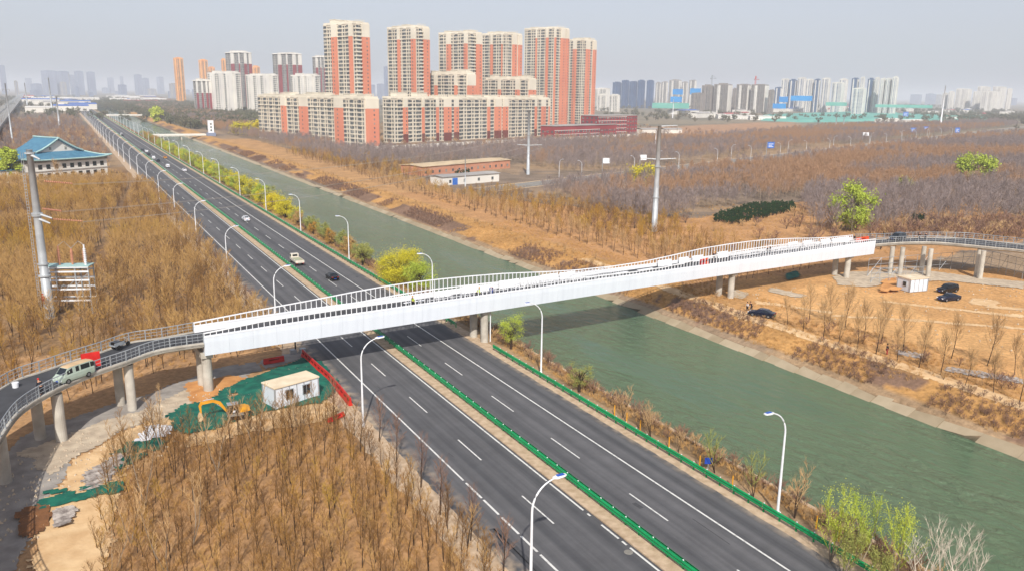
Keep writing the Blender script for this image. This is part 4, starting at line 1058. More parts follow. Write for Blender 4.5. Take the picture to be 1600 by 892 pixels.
# blue verge sign, yellow marker posts
x, y = G(1106, 735); t = thing('verge_sign', (x, y, gz1(x, y)), -YAW, 'small dark blue sign on the canal verge behind the guardrail', 'sign')
mb = MB(); mb.tube([(0, .05, 0), (0, .05, 1.4)], .04, 6); mb.build('post', M['galv'], t); mb = MB(); mb.bb(-.4, .4, -.03, .03, .8, 1.5); mb.build('sign_board', M['plate_blue'], t)
for i, (u, v_) in enumerate(((979, 660), (1000, 672), (1045, 699), (1093, 729), (1144, 761), (960, 648), (1275, 825), (1310, 845), (1345, 868))):
    x, y = G(u, v_); mb = MB(); mb.tube([(0, 0, -.1), (0, 0, 1.3)], .07, 8); o = mb.build('marker_post', M['yellow']); o.location = (x, y, gz1(x, y)); tag(o, 'short yellow marker post on the canal verge behind the guardrail', 'marker post', 'yellow marker posts on the canal verge')
# scaffold under the right ramp
def scaffold(a, b, n, h, lab):
    t = thing('scaffold', (0, 0, 0), 0, lab, 'scaffold')
    for i in range(n + 1):
        f_ = i / n; x = a[0] + (b[0] - a[0]) * f_; y = a[1] + (b[1] - a[1]) * f_
        mb = MB(); mb.tube([(x, y, 0), (x, y, h)], .05, 5); mb.build('standard', M['galv'], t)
    for z in (h * .33, h * .66, h): mb = MB(); mb.tube([(a[0], a[1], z), (b[0], b[1], z)], .045, 5); mb.build('ledger', M['galv'], t)
    for i in range(0, n, 2):
        f0, f1 = i / n, (i + 1) / n; mb = MB(); mb.tube([(a[0] + (b[0] - a[0]) * f0, a[1] + (b[1] - a[1]) * f0, .1), (a[0] + (b[0] - a[0]) * f1, a[1] + (b[1] - a[1]) * f1, h)], .04, 5); mb.build('brace', M['galv'], t)
scaffold(G(1355, 432), G(1520, 418), 9, 4.0, 'light pipe scaffold behind the columns of the right ramp')
scaffold(G(1535, 420), G(1610, 440), 6, 4.5, 'light pipe scaffold at the right edge below the ramp')
scaffold(G(1360, 442), G(1440, 440), 6, 3.2, 'light pipe scaffold just left of the small white cabin')
# ------------------------------------------------------------------ vegetation
def veg_mat(name, c1, c2, c3=None, rough=.9, trans=0.0, band=None):
    m = mat(name, c1, c2, rough=rough, scale=.02 if band else .08, obj_random=True, spec=.1, stretch=band or (1, 1, 1))
    if c3:
        t = m.node_tree; N = t.nodes; L = t.links; bs = N['Principled BSDF']
        src = bs.inputs['Base Color'].links[0].from_socket
        g = N.new('ShaderNodeNewGeometry'); mp = N.new('ShaderNodeMapping'); mp.inputs['Rotation'].default_value = (0, 0, -.37); mp.inputs['Scale'].default_value = (.25, 1, 1)
        n = N.new('ShaderNodeTexNoise'); n.inputs['Scale'].default_value = .022; n.inputs['Detail'].default_value = 3
        L.new(g.outputs['Position'], mp.inputs[0]); L.new(mp.outputs[0], n.inputs['Vector'])
        r = N.new('ShaderNodeMapRange'); r.inputs[1].default_value = .5; r.inputs[2].default_value = .57; L.new(n.outputs['Fac'], r.inputs[0])
        x = N.new('ShaderNodeMix'); x.data_type = 'RGBA'; L.new(r.outputs[0], x.inputs['Factor']); L.new(src, x.inputs['A']); x.inputs['B'].default_value = lin(c3) + (1,)
        L.new(x.outputs['Result'], bs.inputs['Base Color'])
    return m
M['bark'] = veg_mat('dark_bark', (66, 52, 42), (52, 42, 36))
M['bark_pale'] = veg_mat('pale_bark', (150, 136, 118), (126, 112, 96))
M['twig_orange'] = veg_mat('orange_brown_twigs', (186, 146, 84), (148, 114, 70))
M['bark_white'] = veg_mat('whitish_bark', (214, 204, 188), (190, 178, 160))
M['twig_near'] = veg_mat('near_sapling_twigs', (154, 116, 62), (112, 82, 52))
M['twig_olive'] = veg_mat('olive_brown_twigs', (172, 142, 58), (174, 130, 58), (182, 146, 92))
M['twig_grey'] = veg_mat('grey_purple_twigs', (154, 140, 136), (132, 119, 114), (168, 134, 104))
M['twig_brown'] = veg_mat('brown_twigs', (148, 114, 90), (122, 98, 88))
M['twig_tan'] = veg_mat('tan_twigs', (196, 162, 116), (170, 140, 102))
M['leaf_yellow'] = veg_mat('yellow_blossom', (216, 194, 44), (184, 178, 52))
M['leaf_lime'] = veg_mat('young_willow_leaves', (184, 192, 74), (156, 172, 66))
M['leaf_olive'] = veg_mat('olive_young_leaves', (160, 160, 84), (134, 138, 76))
M['leaf_dark'] = veg_mat('dark_evergreen_leaves', (44, 74, 38), (34, 58, 34))
M['grass'] = veg_mat('dry_grass_blades', (196, 156, 98), (168, 128, 78))

def tree_geo(seed, h, spread, nb=14, sub=9, first=.3, up=.95, tw=.035, tl=.8, r0=.07, multi=1):
    r = random.Random(seed); T = MB(); C = MB()
    for s_ in range(multi):
        bx_, by_ = (0, 0)
        lean = (r.uniform(-.08, .08) + (cos(s_ * 2.4) * .22 if multi > 1 else 0), r.uniform(-.08, .08) + (sin(s_ * 2.4) * .22 if multi > 1 else 0))
        hh = h * r.uniform(.85, 1.05)
        P = lambda t: Vector((bx_ + lean[0] * hh * t + .04 * h * sin(3 * t + seed), by_ + lean[1] * hh * t + .03 * h * sin(4 * t + seed * 2), hh * t))
        T.tube([P(-.05), P(.35), P(.7), P(1)], [r0, r0 * .75, r0 * .4, r0 * .12], 4, cap=False)
        nbr = max(3, nb // multi)
        for i in range(nbr):
            t = first + (.95 - first) * (i + r.random()) / nbr
            az = i * 2.4 + r.uniform(-.5, .5) + s_; L = spread * (1.05 - .65 * (t - first) / (1 - first)) * r.uniform(.75, 1.2)
            el = up + r.uniform(-.2, .2) + .25 * t
            p0 = P(t); d = Vector((cos(az) * cos(el), sin(az) * cos(el), sin(el)))
            d2 = (d + Vector((0, 0, .5))).normalized()
            p1 = p0 + d * L * .5; p2 = p1 + d2 * L * .5
            C.tube([p0, p1, p2], [r0 * .38, r0 * .22, r0 * .06], 3, cap=False)
            for k in range(sub):
                q = .2 + .8 * (k + r.random()) / sub
                b = p0.lerp(p1, q * 2) if q < .5 else p1.lerp(p2, q * 2 - 1)
                dd = (d2 + Vector((r.uniform(-1, 1), r.uniform(-1, 1), r.uniform(-.2, .8))) * .75).normalized()
                l = tl * r.uniform(.6, 1.2); w = tw * r.uniform(.7, 1.2)
                sd = dd.cross(Vector((r.uniform(-1, 1), r.uniform(-1, 1), r.uniform(-1, 1)))).normalized() * w / 2
                e = b + dd * l
                C.face([b - sd, b + sd, e + sd * .3])
                m_ = b + dd * l * .4
                for q2 in range(2):
                    de = (dd + Vector((r.uniform(-1, 1), r.uniform(-1, 1), r.uniform(-.1, .8))) * .9).normalized() * l * .6
                    C.face([m_ - sd * .6, m_ + sd * .6, m_ + de])
    return T, C
def leafy_geo(seed, rx, h, n=1800, ls=.22, base=.18, droop=0.0, clumps=26):
    """leaf faces gathered in clumps through an uneven crown of radius rx and height h (crown starts at base*h)"""
    r = random.Random(seed); T = MB(); C = MB()
    zc = h * (base + 1) / 2; rz = h * (1 - base) / 2
    T.tube([(0, 0, -.2), (.05, 0, h * .3), (0, .1, h * .6)], [.16 + h * .012, .12 + h * .008, .06], 7, cap=False)
    cl = []
    for i in range(clumps):
        u = r.uniform(-1, 1); a = i * 2.4 + r.uniform(-.4, .4); q = (1 - u * u) ** .5; k = r.uniform(.45, .95)
        c = Vector((cos(a) * q * rx * k, sin(a) * q * rx * k, zc + u * rz * k)); cl.append((c, rx * r.uniform(.22, .42)))
        T.tube([(0, 0, h * r.uniform(.15, .35)), tuple(c * .5 + Vector((0, 0, h * .2))), tuple(c)], [.06, .04, .012], 4, cap=False)
    for i in range(n):
        c, cr = cl[r.randrange(len(cl))]
        v = Vector((r.gauss(0, 1), r.gauss(0, 1), r.gauss(0, .8)))
        v = v.normalized() * (abs(r.gauss(0, .55)) ** .7) * cr * 1.15
        p = c + v; p.z -= droop * v.length * r.random()
        a = Vector((r.uniform(-1, 1), r.uniform(-1, 1), r.uniform(-1, 1))).normalized(); b = a.cross(Vector((r.uniform(-1, 1), r.uniform(-1, 1), r.uniform(-1, 1)))).normalized()
        s = ls * r.uniform(.6, 1.3)
        C.face([p - a * s * .5, p + b * s * .28, p + a * s * .5, p - b * s * .28])
    return T, C
def join_src(name, T, C, mats):
    """one mesh with two materials, used only as the shape repeated inside mass vegetation"""
    j = MB(); j.v = list(T.v) + list(C.v); k = len(T.v)
    j.f = list(T.f) + [tuple(i + k for i in f) for f in C.f]; j.m = [0] * len(T.f) + [1] * len(C.f)
    return bpy.data.objects.new(name, j.mesh(name, mats))
def scatter(name, pts, rot, scl, var, srcs, label, cat, tilt=0.06, seed=1):
    """one mass of vegetation: points instancing the source shapes"""
    n = len(pts); r = np.random.RandomState(seed)
    me = bpy.data.meshes.new(name); me.vertices.add(n); me.vertices.foreach_set('co', np.asarray(pts, np.float32).ravel())
    a = me.attributes.new('rot', 'FLOAT_VECTOR', 'POINT')
    rv = np.stack([r.uniform(-tilt, tilt, n), r.uniform(-tilt, tilt, n), rot], 1).astype(np.float32); a.data.foreach_set('vector', rv.ravel())
    a = me.attributes.new('scl', 'FLOAT', 'POINT'); a.data.foreach_set('value', np.asarray(scl, np.float32))
    a = me.attributes.new('pick', 'INT', 'POINT'); a.data.foreach_set('value', np.asarray(var, np.int32))
    o = bpy.data.objects.new(name, me); COL.objects.link(o)
    ng = bpy.data.node_groups.new(name + '_nodes', 'GeometryNodeTree')
    ng.interface.new_socket('Geometry', in_out='INPUT', socket_type='NodeSocketGeometry'); ng.interface.new_socket('Geometry', in_out='OUTPUT', socket_type='NodeSocketGeometry')
    N = ng.nodes; L = ng.links
    gi = N.new('NodeGroupInput'); go = N.new('NodeGroupOutput'); jg = N.new('GeometryNodeGeometryToInstance')
    for s in srcs[::-1]:
        oi = N.new('GeometryNodeObjectInfo'); oi.inputs['Object'].default_value = s; oi.inputs['As Instance'].default_value = False
        L.new(oi.outputs['Geometry'], jg.inputs[0])
    ip = N.new('GeometryNodeInstanceOnPoints'); ip.inputs['Pick Instance'].default_value = True
    def at(nm, ty):
        q = N.new('GeometryNodeInputNamedAttribute'); q.data_type = ty; q.inputs['Name'].default_value = nm
        return [x for x in q.outputs if x.enabled and x.name == 'Attribute'][0]
    m2p = N.new('GeometryNodeMeshToPoints')
    L.new(gi.outputs[0], m2p.inputs['Mesh']); L.new(m2p.outputs[0], ip.inputs['Points']); L.new(jg.outputs[0], ip.inputs['Instance'])
    L.new(at('pick', 'INT'), ip.inputs['Instance Index']); L.new(at('rot', 'FLOAT_VECTOR'), ip.inputs['Rotation'])
    cx = N.new('ShaderNodeCombineXYZ'); sc = at('scl', 'FLOAT')
    for k in range(3): L.new(sc, cx.inputs[k])
    L.new(cx.outputs[0], ip.inputs['Scale']); L.new(ip.outputs[0], go.inputs[0])
    md = o.modifiers.new('scatter', 'NODES'); md.node_group = ng
    return tag(o, label, cat, kind='stuff')
def area_pts(poly, step, jit, seed, ang=0.0, stepy=None, drop=0.0, clump=None):
    r = np.random.RandomState(seed); P = np.array(poly); c, s = cos(ang), sin(ang)
    Q = np.stack([P[:, 0] * c + P[:, 1] * s, -P[:, 0] * s + P[:, 1] * c], 1)
    gx = np.arange(Q[:, 0].min(), Q[:, 0].max(), step); gy = np.arange(Q[:, 1].min(), Q[:, 1].max(), stepy or step)
    X, Y = np.meshgrid(gx, gy); X = X.ravel() + r.uniform(-jit, jit, X.size) * step; Y = Y.ravel() + r.uniform(-jit, jit, Y.size) * (stepy or step)
    x = X * c - Y * s; y = X * s + Y * c
    k = inpoly(x, y, poly) & (r.rand(len(x)) > drop)
    if clump: k &= nz2(x + 3000, y + 3000, clump[0], clump[1]) > clump[2]
    x, y = x[k], y[k]
    return np.stack([x, y, gz(x, y)], 1)
def in_view(p, mu=60, mv=80):
    X = p[:, 0] * _cy - p[:, 1] * _sy; Y = p[:, 0] * _sy + p[:, 1] * _cy; z = p[:, 2] - HC
    yc = _sp * Y + _cp * z; zc = _cp * Y - _sp * z
    with np.errstate(divide='ignore', invalid='ignore'):
        u = X / zc * FPX; v = -yc / zc * FPX
    U = 800 + _cr * u - _sr * v; V = 446 + _sr * u + _cr * v
    return (zc > 5) & (U > -mu) & (U < 1600 + mu) & (V < 892 + mv) & (V > 0)

# --- saplings of the left plantations: 300 individuals nearest the camera, the rest as mass
SAP = [tree_geo(100 + i, 5.0 + .5 * (i % 3), 1.9, nb=15, sub=11, first=.25, up=.8, tw=.026, tl=.7, r0=.075) for i in range(5)]
sapsrc = [join_src('sapling_shape', T, C, [M['bark'], M['twig_near']]) for T, C in SAP]
sapmesh = [(T.mesh('trunk', M['bark']), C.mesh('crown', M[('twig_near', 'twig_near', 'twig_olive', 'twig_near', 'twig_near')[i_]])) for i_, (T, C) in enumerate(SAP)]
olvsrc = [join_src('olive_sapling_shape', *tree_geo(130 + i, 6.0, 2.6, nb=16, sub=14, first=.28, up=.7, tw=.04, tl=.85, r0=.07), [M['bark'], M['twig_olive']]) for i in range(4)]
F1 = PX((168, 720), (235, 668), (300, 690), (430, 655), (500, 642), (545, 668), (620, 735), (690, 800), (770, 880), (815, 1010), (130, 1010), (150, 830))
p1 = area_pts(F1, 1.9, .38, 3, ang=.35, stepy=1.35, drop=.08)
p1 = p1[in_view(p1, 60, 140)]
d = np.hypot(p1[:, 0], p1[:, 1]); p1 = p1[np.argsort(d)]
rs = np.random.RandomState(4)
for i, p in enumerate(p1[:300]):
    t = thing('bare_sapling', p - np.array([0, 0, .05]), rs.uniform(0, 6.28), 'slender bare brown sapling with upright twigs in the plantation at the bottom left', 'sapling', 'saplings of the near plantation')
    k = rs.randint(5); s = rs.uniform(.45, .64) + .35 * max(0, float(nz2(p[0:1] + 500, p[1:2] + 500, 81, 9)[0]) - .35); t.scale = (s, s, s)
    link('trunk', sapmesh[k][0], t); link('crown', sapmesh[k][1], t)
p1r = p1[300:]
F2 = PX((-200, 790), (0, 668), (110, 628), (180, 602), (260, 577), (330, 563), (455, 545), (405, 505), (345, 420), (300, 362), (235, 296), (160, 286), (0, 288), (-260, 330))
p2 = area_pts(F2, 2.3, .34, 5, ang=.12, drop=.06, clump=(83, 16, .27))
p2 = p2[~(np.abs((p2[:, 0] + 2) - .12 * (p2[:, 1] - 150)) < 1.3)]
n1, n2 = len(p1r), len(p2)
v = np.concatenate([rs.randint(0, 5, n1), np.where(rs.rand(n2) > (nz2(p2[:, 0] + 900, p2[:, 1] + 900, 17, 25) * 1.6 - .35), rs.randint(5, 9, n2), rs.randint(0, 5, n2))])
pp = np.concatenate([p1r, p2])
scatter('sapling_plantation', pp, rs.uniform(0, 6.28, len(pp)), np.concatenate([rs.uniform(.52, .8, n1), rs.uniform(.6, .85, n2) + .5 * np.clip(nz2(p2[:, 0] + 900, p2[:, 1] + 900, 84, 18) - .35, 0, 1)]), v, sapsrc + olvsrc,
        'dense mass of bare orange and olive brown saplings filling the plantation left of the highway', 'saplings')
# taller thin trees at the plantation's left corner
TALL = [tree_geo(150 + i, 8.0, 2.4, nb=18, sub=10, first=.22, up=1.05, tw=.04, tl=1.0, r0=.09, multi=2) for i in range(3)]
tallm = [(T.mesh('trunk', M['bark_pale']), C.mesh('crown', M['twig_tan'])) for T, C in TALL]
for i, (u, v_) in enumerate([(190, 740), (255, 705), (232, 790), (205, 850), (300, 850), (395, 700), (470, 690), (265, 900), (340, 735), (180, 905)]):
    x, y = G(u, v_)
    t = thing('bare_tree', (x, y, gz1(x, y) - .05), i * 1.3, 'taller pale bare tree above the saplings at the near plantation corner', 'tree', 'tall trees at the plantation corner')
    s = .72 + .1 * (i % 3); t.scale = (s, s, s); link('trunk', tallm[i % 3][0], t); link('crown', tallm[i % 3][1], t)
# grey bare trees on the left roadside
GR = [tree_geo(170 + i, 5.0, 2.0, nb=18, sub=10, first=.25, up=.85, tw=.03, tl=.8, r0=.08) for i in range(3)]
grm = [(T.mesh('trunk', M['bark']), C.mesh('crown', M['twig_brown'])) for T, C in GR]
rl = [(592, 690), (622, 722), (690, 803), (735, 845), (790, 905), (660, 760), (520, 655)]
rlab = ['bare brown roadside tree beside the lamp base by the red barrier', 'second bare roadside tree below the lamp by the red barrier', 'dark bare roadside tree with a spreading crown midway along the near plantation edge',
        'bare roadside tree standing out onto the asphalt left of the bottom lamp', 'bare roadside tree at the very bottom beside the lowest lamp', 'small bare roadside tree halfway between the red barrier and the bottom edge', 'bare tree right of the white site cabin with two windows']
for i, (u, v_) in enumerate(rl):
    x, y = G(u, v_); t = thing('bare_tree', (x, y, gz1(x, y) - .02), i * 2.1, rlab[i], 'tree', 'bare trees along the left roadside')
    link('trunk', grm[i % 3][0], t); link('crown', grm[i % 3][1], t)
# row of small bare trees along the far side strip between plantation and highway, beyond the bridge
for i in range(26):
    x, y = 26.6 + .5 * sin(i * 2.3), 128 + i * 7.5
    t = thing('bare_tree', (x, y, gz1(x, y) - .02), i * 1.1, 'small bare brown tree in the row between the plantation and the highway beyond the bridge', 'tree', 'roadside row beyond the bridge')
    s = .7 + .2 * ((i * 7) % 3) / 2; t.scale = (s, s, s); link('trunk', grm[i % 3][0], t); link('crown', grm[i % 3][1], t)

# --- east bank: two rows of vase shaped bare trees
VA = [tree_geo(190 + i, 5.6, 2.7, nb=20, sub=18, first=.3, up=.95, tw=.035, tl=.9, r0=.075) for i in range(4)]
vam = [(T.mesh('trunk', M['bark']), C.mesh('crown', M['twig_tan'])) for T, C in VA]
def vase(x, y, i, s, lab, grp):
    t = thing('bank_tree', (x, y, gz1(x, y) - .03), i * 1.7, lab, 'tree', grp); t.scale = (s, s, s)
    link('trunk', vam[i % 4][0], t); link('crown', vam[i % 4][1], t)
bt = [(1229, 510), (1255, 518), (1285, 528), (1312, 537), (1339, 545), (1370, 553), (1401, 562), (1438, 575), (1470, 586), (1510, 602), (1552, 613), (1595, 630)]
for i, (u, v_) in enumerate(bt):
    x, y = G(u, v_); vase(x, y, i, .85 + .1 * (i % 3), f'{ORD[i]} bare tree from the black car in the row beside the bank track', 'front row of bare trees on the east bank')
bt2 = [(1265, 498), (1295, 505), (1322, 515), (1350, 527), (1378, 536), (1410, 548), (1445, 560), (1488, 560), (1545, 572), (1585, 585)]
for i, (u, v_) in enumerate(bt2):
    x, y = G(u, v_); vase(x, y, i + 1, 1.0 + .12 * (i % 3), f'{ORD[i]} bare tree from the black car in the back row by the dirt yard', 'back row of bare trees on the east bank')
for i in range(44):
    y = 128 + i * 5.2; vase(119.5 + .8 * sin(i * 1.9), y, i, .8 + .08 * (i % 4), 'small bare tree in the long row atop the east bank beyond the bridge', 'row along the east bank beyond the bridge')
# orange sapling belt behind that row
D_ = [(122, 125), (150, 128), (150, 175), (163, 190), (163, 215), (150, 260), (160, 300), (150, 345), (170, 480), (170, 520), (122, 520)]
pd = area_pts(D_, 2.7, .4, 9, drop=.15)
pd = pd[~((pd[:, 0] > 132) & (pd[:, 1] > 285) & (pd[:, 1] < 345))]
scatter('east_sapling_belt', pd, rs.uniform(0, 6.28, len(pd)), rs.uniform(.55, .85, len(pd)), rs.randint(0, 8, len(pd)), olvsrc[:3] + sapsrc, 'belt of bare orange brown saplings along the far side of the canal', 'saplings')
# --- woods east of the canal
WD = [join_src('bare_wood_shape', *tree_geo(210 + i, 8.0, 3.4, nb=15, sub=14, first=.3, up=.75, tw=.075, tl=1.1, r0=.09), [M['bark_pale'], M['twig_grey']]) for i in range(4)]
W1 = PX((700, 276), (800, 302), (880, 318), (960, 348), (1015, 356), (1105, 336), (1110, 330), (1245, 312), (1262, 362), (1345, 368), (1460, 352), (1600, 350), (1760, 330), (1760, 200), (1560, 214), (1240, 244), (905, 288), (830, 284), (760, 290))
W2 = PX((600, 240), (640, 262), (780, 268), (905, 278), (1240, 234), (1600, 199), (1560, 192), (1290, 203), (1080, 222), (1000, 222), (860, 226), (700, 240))
W3 = PX((180, 158), (240, 152), (300, 168), (430, 208), (560, 242), (600, 240), (640, 262), (620, 275), (540, 262), (400, 222), (330, 204), (225, 176))
pw1 = area_pts(W1, 3.3, .42, 11, ang=.36, drop=.1, clump=(71, 40, .3)); pw1 = pw1[in_view(pw1)]
pw2 = area_pts(W2, 4.2, .42, 12, ang=.36, drop=.1, clump=(72, 50, .3)); pw2 = pw2[in_view(pw2)]
pw3 = area_pts(W3, 4.0, .42, 13, drop=.15); pw3 = pw3[(pw3[:, 0] > 112)]
dd = np.hypot(pw1[:, 0], pw1[:, 1]); keep = rs.rand(len(pw1)) < np.clip(420 / dd, .35, 1); pw1 = pw1[keep]
pw = np.concatenate([pw1, pw2, pw3])
shed_c = [((140, 305), (225, 405))]
rd_ = (-(pw[:, 0] - 150) * .3468 + (pw[:, 1] - 291) * .9379)
pw = pw[~((rd_ > -26) & (rd_ < 15) & (pw[:, 0] > 150) & (pw[:, 0] < 1500))]
kk = ~((pw[:, 0] > 128) & (pw[:, 0] < 222) & (pw[:, 1] > 290) & (pw[:, 1] < 400))
pw = pw[kk]
pl_ = area_pts([(-170, 430), (22, 440), (22, 1200), (-170, 1200)], 8.5, .5, 75, drop=.2); pw = np.concatenate([pw, pl_])
scatter('bare_woodland', pw, rs.uniform(0, 6.28, len(pw)), rs.uniform(.62, 1.08, len(pw)), rs.randint(0, 4, len(pw)), WD, 'wide belts of bare grey and russet woodland beyond the canal and the hall', 'woodland')
# --- brush: shrubs on the banks and around the yard
SH = [join_src('shrub_shape', *tree_geo(230 + i, 1.3, 1.3, nb=16, sub=8, first=.05, up=.6, tw=.05, tl=.5, r0=.03, multi=3), [M['bark'], M['twig_brown']]) for i in range(3)]
SHt = [join_src('tan_shrub_shape', *tree_geo(240 + i, 1.1, 1.2, nb=14, sub=8, first=.05, up=.6, tw=.05, tl=.5, r0=.03, multi=3), [M['bark'], M['twig_tan']]) for i in range(2)]
ps = []
q = area_pts([(98.6, 20), (105.5, 20), (105.5, 600), (98.6, 600)], .9, .5, 21, clump=(31, 11, .46)); ps.append((q, 0, 3, .3, .6))
q = area_pts([(58.3, 15), (62.5, 15), (62.5, 700), (58.3, 700)], 1.3, .5, 22, drop=.3); ps.append((q, 0, 5, .5, 1.1))
q = area_pts([(105, 20), (112, 20), (112, 500), (105, 500)], 2.4, .5, 23, drop=.4); ps.append((q, 3, 5, .4, .9))
q = area_pts([(110, 52), (113.4, 52), (115, 92), (109.5, 96)], 1.5, .5, 24, drop=.5); ps.append((q, 0, 5, .5, 1.0))
q = area_pts([(130, 130), (240, 135), (235, 190), (180, 195), (160, 230), (140, 225)], 4.5, .5, 25, drop=.3, clump=(33, 12, .48)); ps.append((q, 0, 5, .9, 2.2))
q = area_pts(PX((1345, 372), (1600, 378), (1700, 372), (1700, 345), (1460, 352)), 2.6, .5, 26, drop=.2); ps.append((q, 0, 5, 1.2, 2.6))
q = area_pts([(-150, 395), (20, 430), (20, 1100), (-150, 1100)], 6.5, .5, 27, drop=.25); ps.append((q, 0, 5, 1.5, 3.5))
q = area_pts([(200, 560), (600, 620), (700, 1000), (250, 900)], 16, .5, 28, drop=.3); ps.append((q, 0, 5, 1.5, 3))
P_ = np.concatenate([a[0] for a in ps]); V_ = np.concatenate([rs.randint(a[1], a[2], len(a[0])) for a in ps]); S_ = np.concatenate([rs.uniform(a[3], a[4], len(a[0])) for a in ps])
scatter('brushwood', P_, rs.uniform(0, 6.28, len(P_)), S_, V_, SH + SHt, 'low bare brown brushwood on the canal banks and waste ground', 'brush', tilt=.15)
# --- dry grass
def tuft(seed, n=26, h=.4):
    r = random.Random(seed); C = MB()
    for i in range(n):
        a = r.uniform(0, 6.28); q = r.uniform(0, .35); b = Vector((cos(a) * q, sin(a) * q, 0)); l = Vector((r.uniform(-.25, .25), r.uniform(-.25, .25), h * r.uniform(.5, 1.1)))
        s = Vector((cos(a + 1.5), sin(a + 1.5), 0)) * .018
        C.face([b - s, b + s, b + l])
    return C
GS = [bpy.data.objects.new('grass_shape', tuft(i).mesh('grass_shape', M['grass'])) for i in range(3)]
gp = []
gp.append(area_pts(PX((150, 1010), (150, 830), (180, 700), (300, 668), (500, 640), (600, 720), (720, 820), (815, 1010)), .8, .5, 41, drop=.3))
gp.append(area_pts([(98.8, 20), (118, 20), (118, 220), (98.8, 220)], 1.0, .5, 42, clump=(36, 5, .45)))
gp.append(area_pts([(57.6, 15), (62.8, 15), (62.8, 300), (57.6, 300)], .8, .5, 43, drop=.2))
gp.append(area_pts(PX((0, 668), (180, 602), (330, 563), (455, 545), (405, 505), (300, 380), (0, 400)), 1.5, .5, 44, drop=.3))
gp.append(area_pts([(118, 125), (240, 135), (240, 200), (118, 300)], 1.6, .5, 45, clump=(38, 8, .45)))
gp = np.concatenate(gp); gp = gp[in_view(gp)]
scatter('dry_grass', gp, rs.uniform(0, 6.28, len(gp)), rs.uniform(.6, 1.5, len(gp)), rs.randint(0, 3, len(gp)), GS, 'dry straw coloured grass on the banks and under the saplings', 'grass', tilt=.2)
x, y = G(92, 287); t = thing('bare_tree', (x, y, 0), 1, 'bare brown trees crown in front of the white hall wall', 'tree'); t['label'] = 'round bare brown tree in front of the white hall wall'; t.scale = (1.6, 1.6, 1.5); link('trunk', vam[0][0], t); link('crown', vam[0][1], t)
# --- green and yellow trees
def leafy(name, x, y, h, rx, m, seed, label, cat='tree', group=None, n=2200, ls=.26, base=.15, bark='bark', zoff=0, droop=0, sxy=1.0, clumps=26):
    T, C = leafy_geo(seed, rx, h, n, ls, base, droop, clumps)
    t = thing(name, (x, y, gz1(x, y) + zoff), seed * 1.1, label, cat, group)
    if sxy != 1: t.scale = (sxy, 1, 1); t.rotation_euler = (0, 0, 0)
    T.build('trunk', M[bark], t); C.build('crown', M[m], t)
    return t
leafy('flowering_shrub', 58.6, 155.5, 7.6, 5.6, 'leaf_yellow', 301, 'big round yellow green tree beside the guardrail just beyond the bridge', n=26000, ls=.2, base=.02, clumps=70)
leafy('willow_tree', 60.3, 148.5, 6.2, 3.6, 'leaf_lime', 302, 'lime green right hand crown merging with the big yellow tree beyond the bridge', n=12000, ls=.19, base=.05, clumps=44)
x, y = G(793, 545); leafy('willow_tree', x + .6, y, 6.2, 2.2, 'leaf_lime', 303, 'young light green willow beside the middle bridge pier', n=6000, ls=.12)
x, y = G(905, 612); leafy('willow_tree', x, y, 5.0, 1.9, 'leaf_olive', 304, 'young olive green tree behind the guardrail nearest in front of the bridge', n=4500, ls=.1)
x, y = G(560, 415); leafy('willow_tree', x + 1, y, 5.6, 2.4, 'leaf_olive', 305, 'dull olive bush like tree on the verge left of the big yellow tree', n=5000, ls=.15)
def feathery(x, y, h, sp, m, seed, lab):
    r = random.Random(seed); T, C = tree_geo(seed, h, sp, nb=26, sub=16, first=.15, up=1.0, tw=.035, tl=.8, r0=.08, multi=3)
    fs = list(C.f); vs = list(C.v)
    for f in fs[::2]:
        p = Vector(vs[f[-1]])
        for k in range(2):
            q = p + Vector((r.gauss(0, .16), r.gauss(0, .16), r.gauss(-.05, .16))); a = Vector((r.uniform(-1, 1), r.uniform(-1, 1), r.uniform(-1, 1))).normalized() * .06; b = Vector((r.uniform(-1, 1), r.uniform(-1, 1), r.uniform(-1, 1))).normalized() * .04
            C.face([q - a, q + b, q + a, q - b])
    t = thing('willow_tree', (x, y, gz1(x, y)), seed, lab, 'tree'); T.build('trunk', M['bark_pale'], t); C.build('crown', M[m], t)
for i, (u, v_, h, rx, m, lab) in enumerate([(1300, 880, 6.2, 2.2, 'leaf_lime', 'tall lime green tree leftmost of the cluster at the bottom right'), (1345, 880, 6.2, 2.6, 'leaf_lime', 'second lime green tree in the cluster at the bottom right'),
        (1400, 905, 6.6, 2.8, 'leaf_lime', 'broad lime green tree at the right of the bottom right cluster'), (1320, 905, 4.2, 2.0, 'leaf_olive', 'low yellow olive tree in front of the bottom right cluster'), (1370, 935, 3.6, 1.8, 'leaf_olive', 'small olive tree at the lower edge of the bottom right cluster')]):
    x, y = G(u, v_); feathery(x, y, h * .98, rx, m, 310 + i, lab)
for i, (u, v_) in enumerate([(1440, 930), (1475, 915), (1500, 960)]):
    x, y = G(u, v_); T, C = tree_geo(330 + i, 5.6, 2.6, nb=18, sub=9, first=.18, up=.9, tw=.03, tl=.9, r0=.08, multi=3)
    t = thing('white_barked_tree', (x, y, gz1(x, y)), 0, ['leafless tree with whitish branches right of the lime green cluster', 'leafless whitish branching tree farthest right at the bottom edge', 'leafless pale tree lowest at the bottom right edge'][i], 'tree')
    T.build('trunk', M['bark_white'], t); C.build('crown', M['bark_white'], t)
x, y = G(1570, 930); leafy('willow_tree', x, y, 3.0, 1.5, 'leaf_lime', 340, 'tip of a lime green tree at the bottom right corner', n=1200, ls=.16)
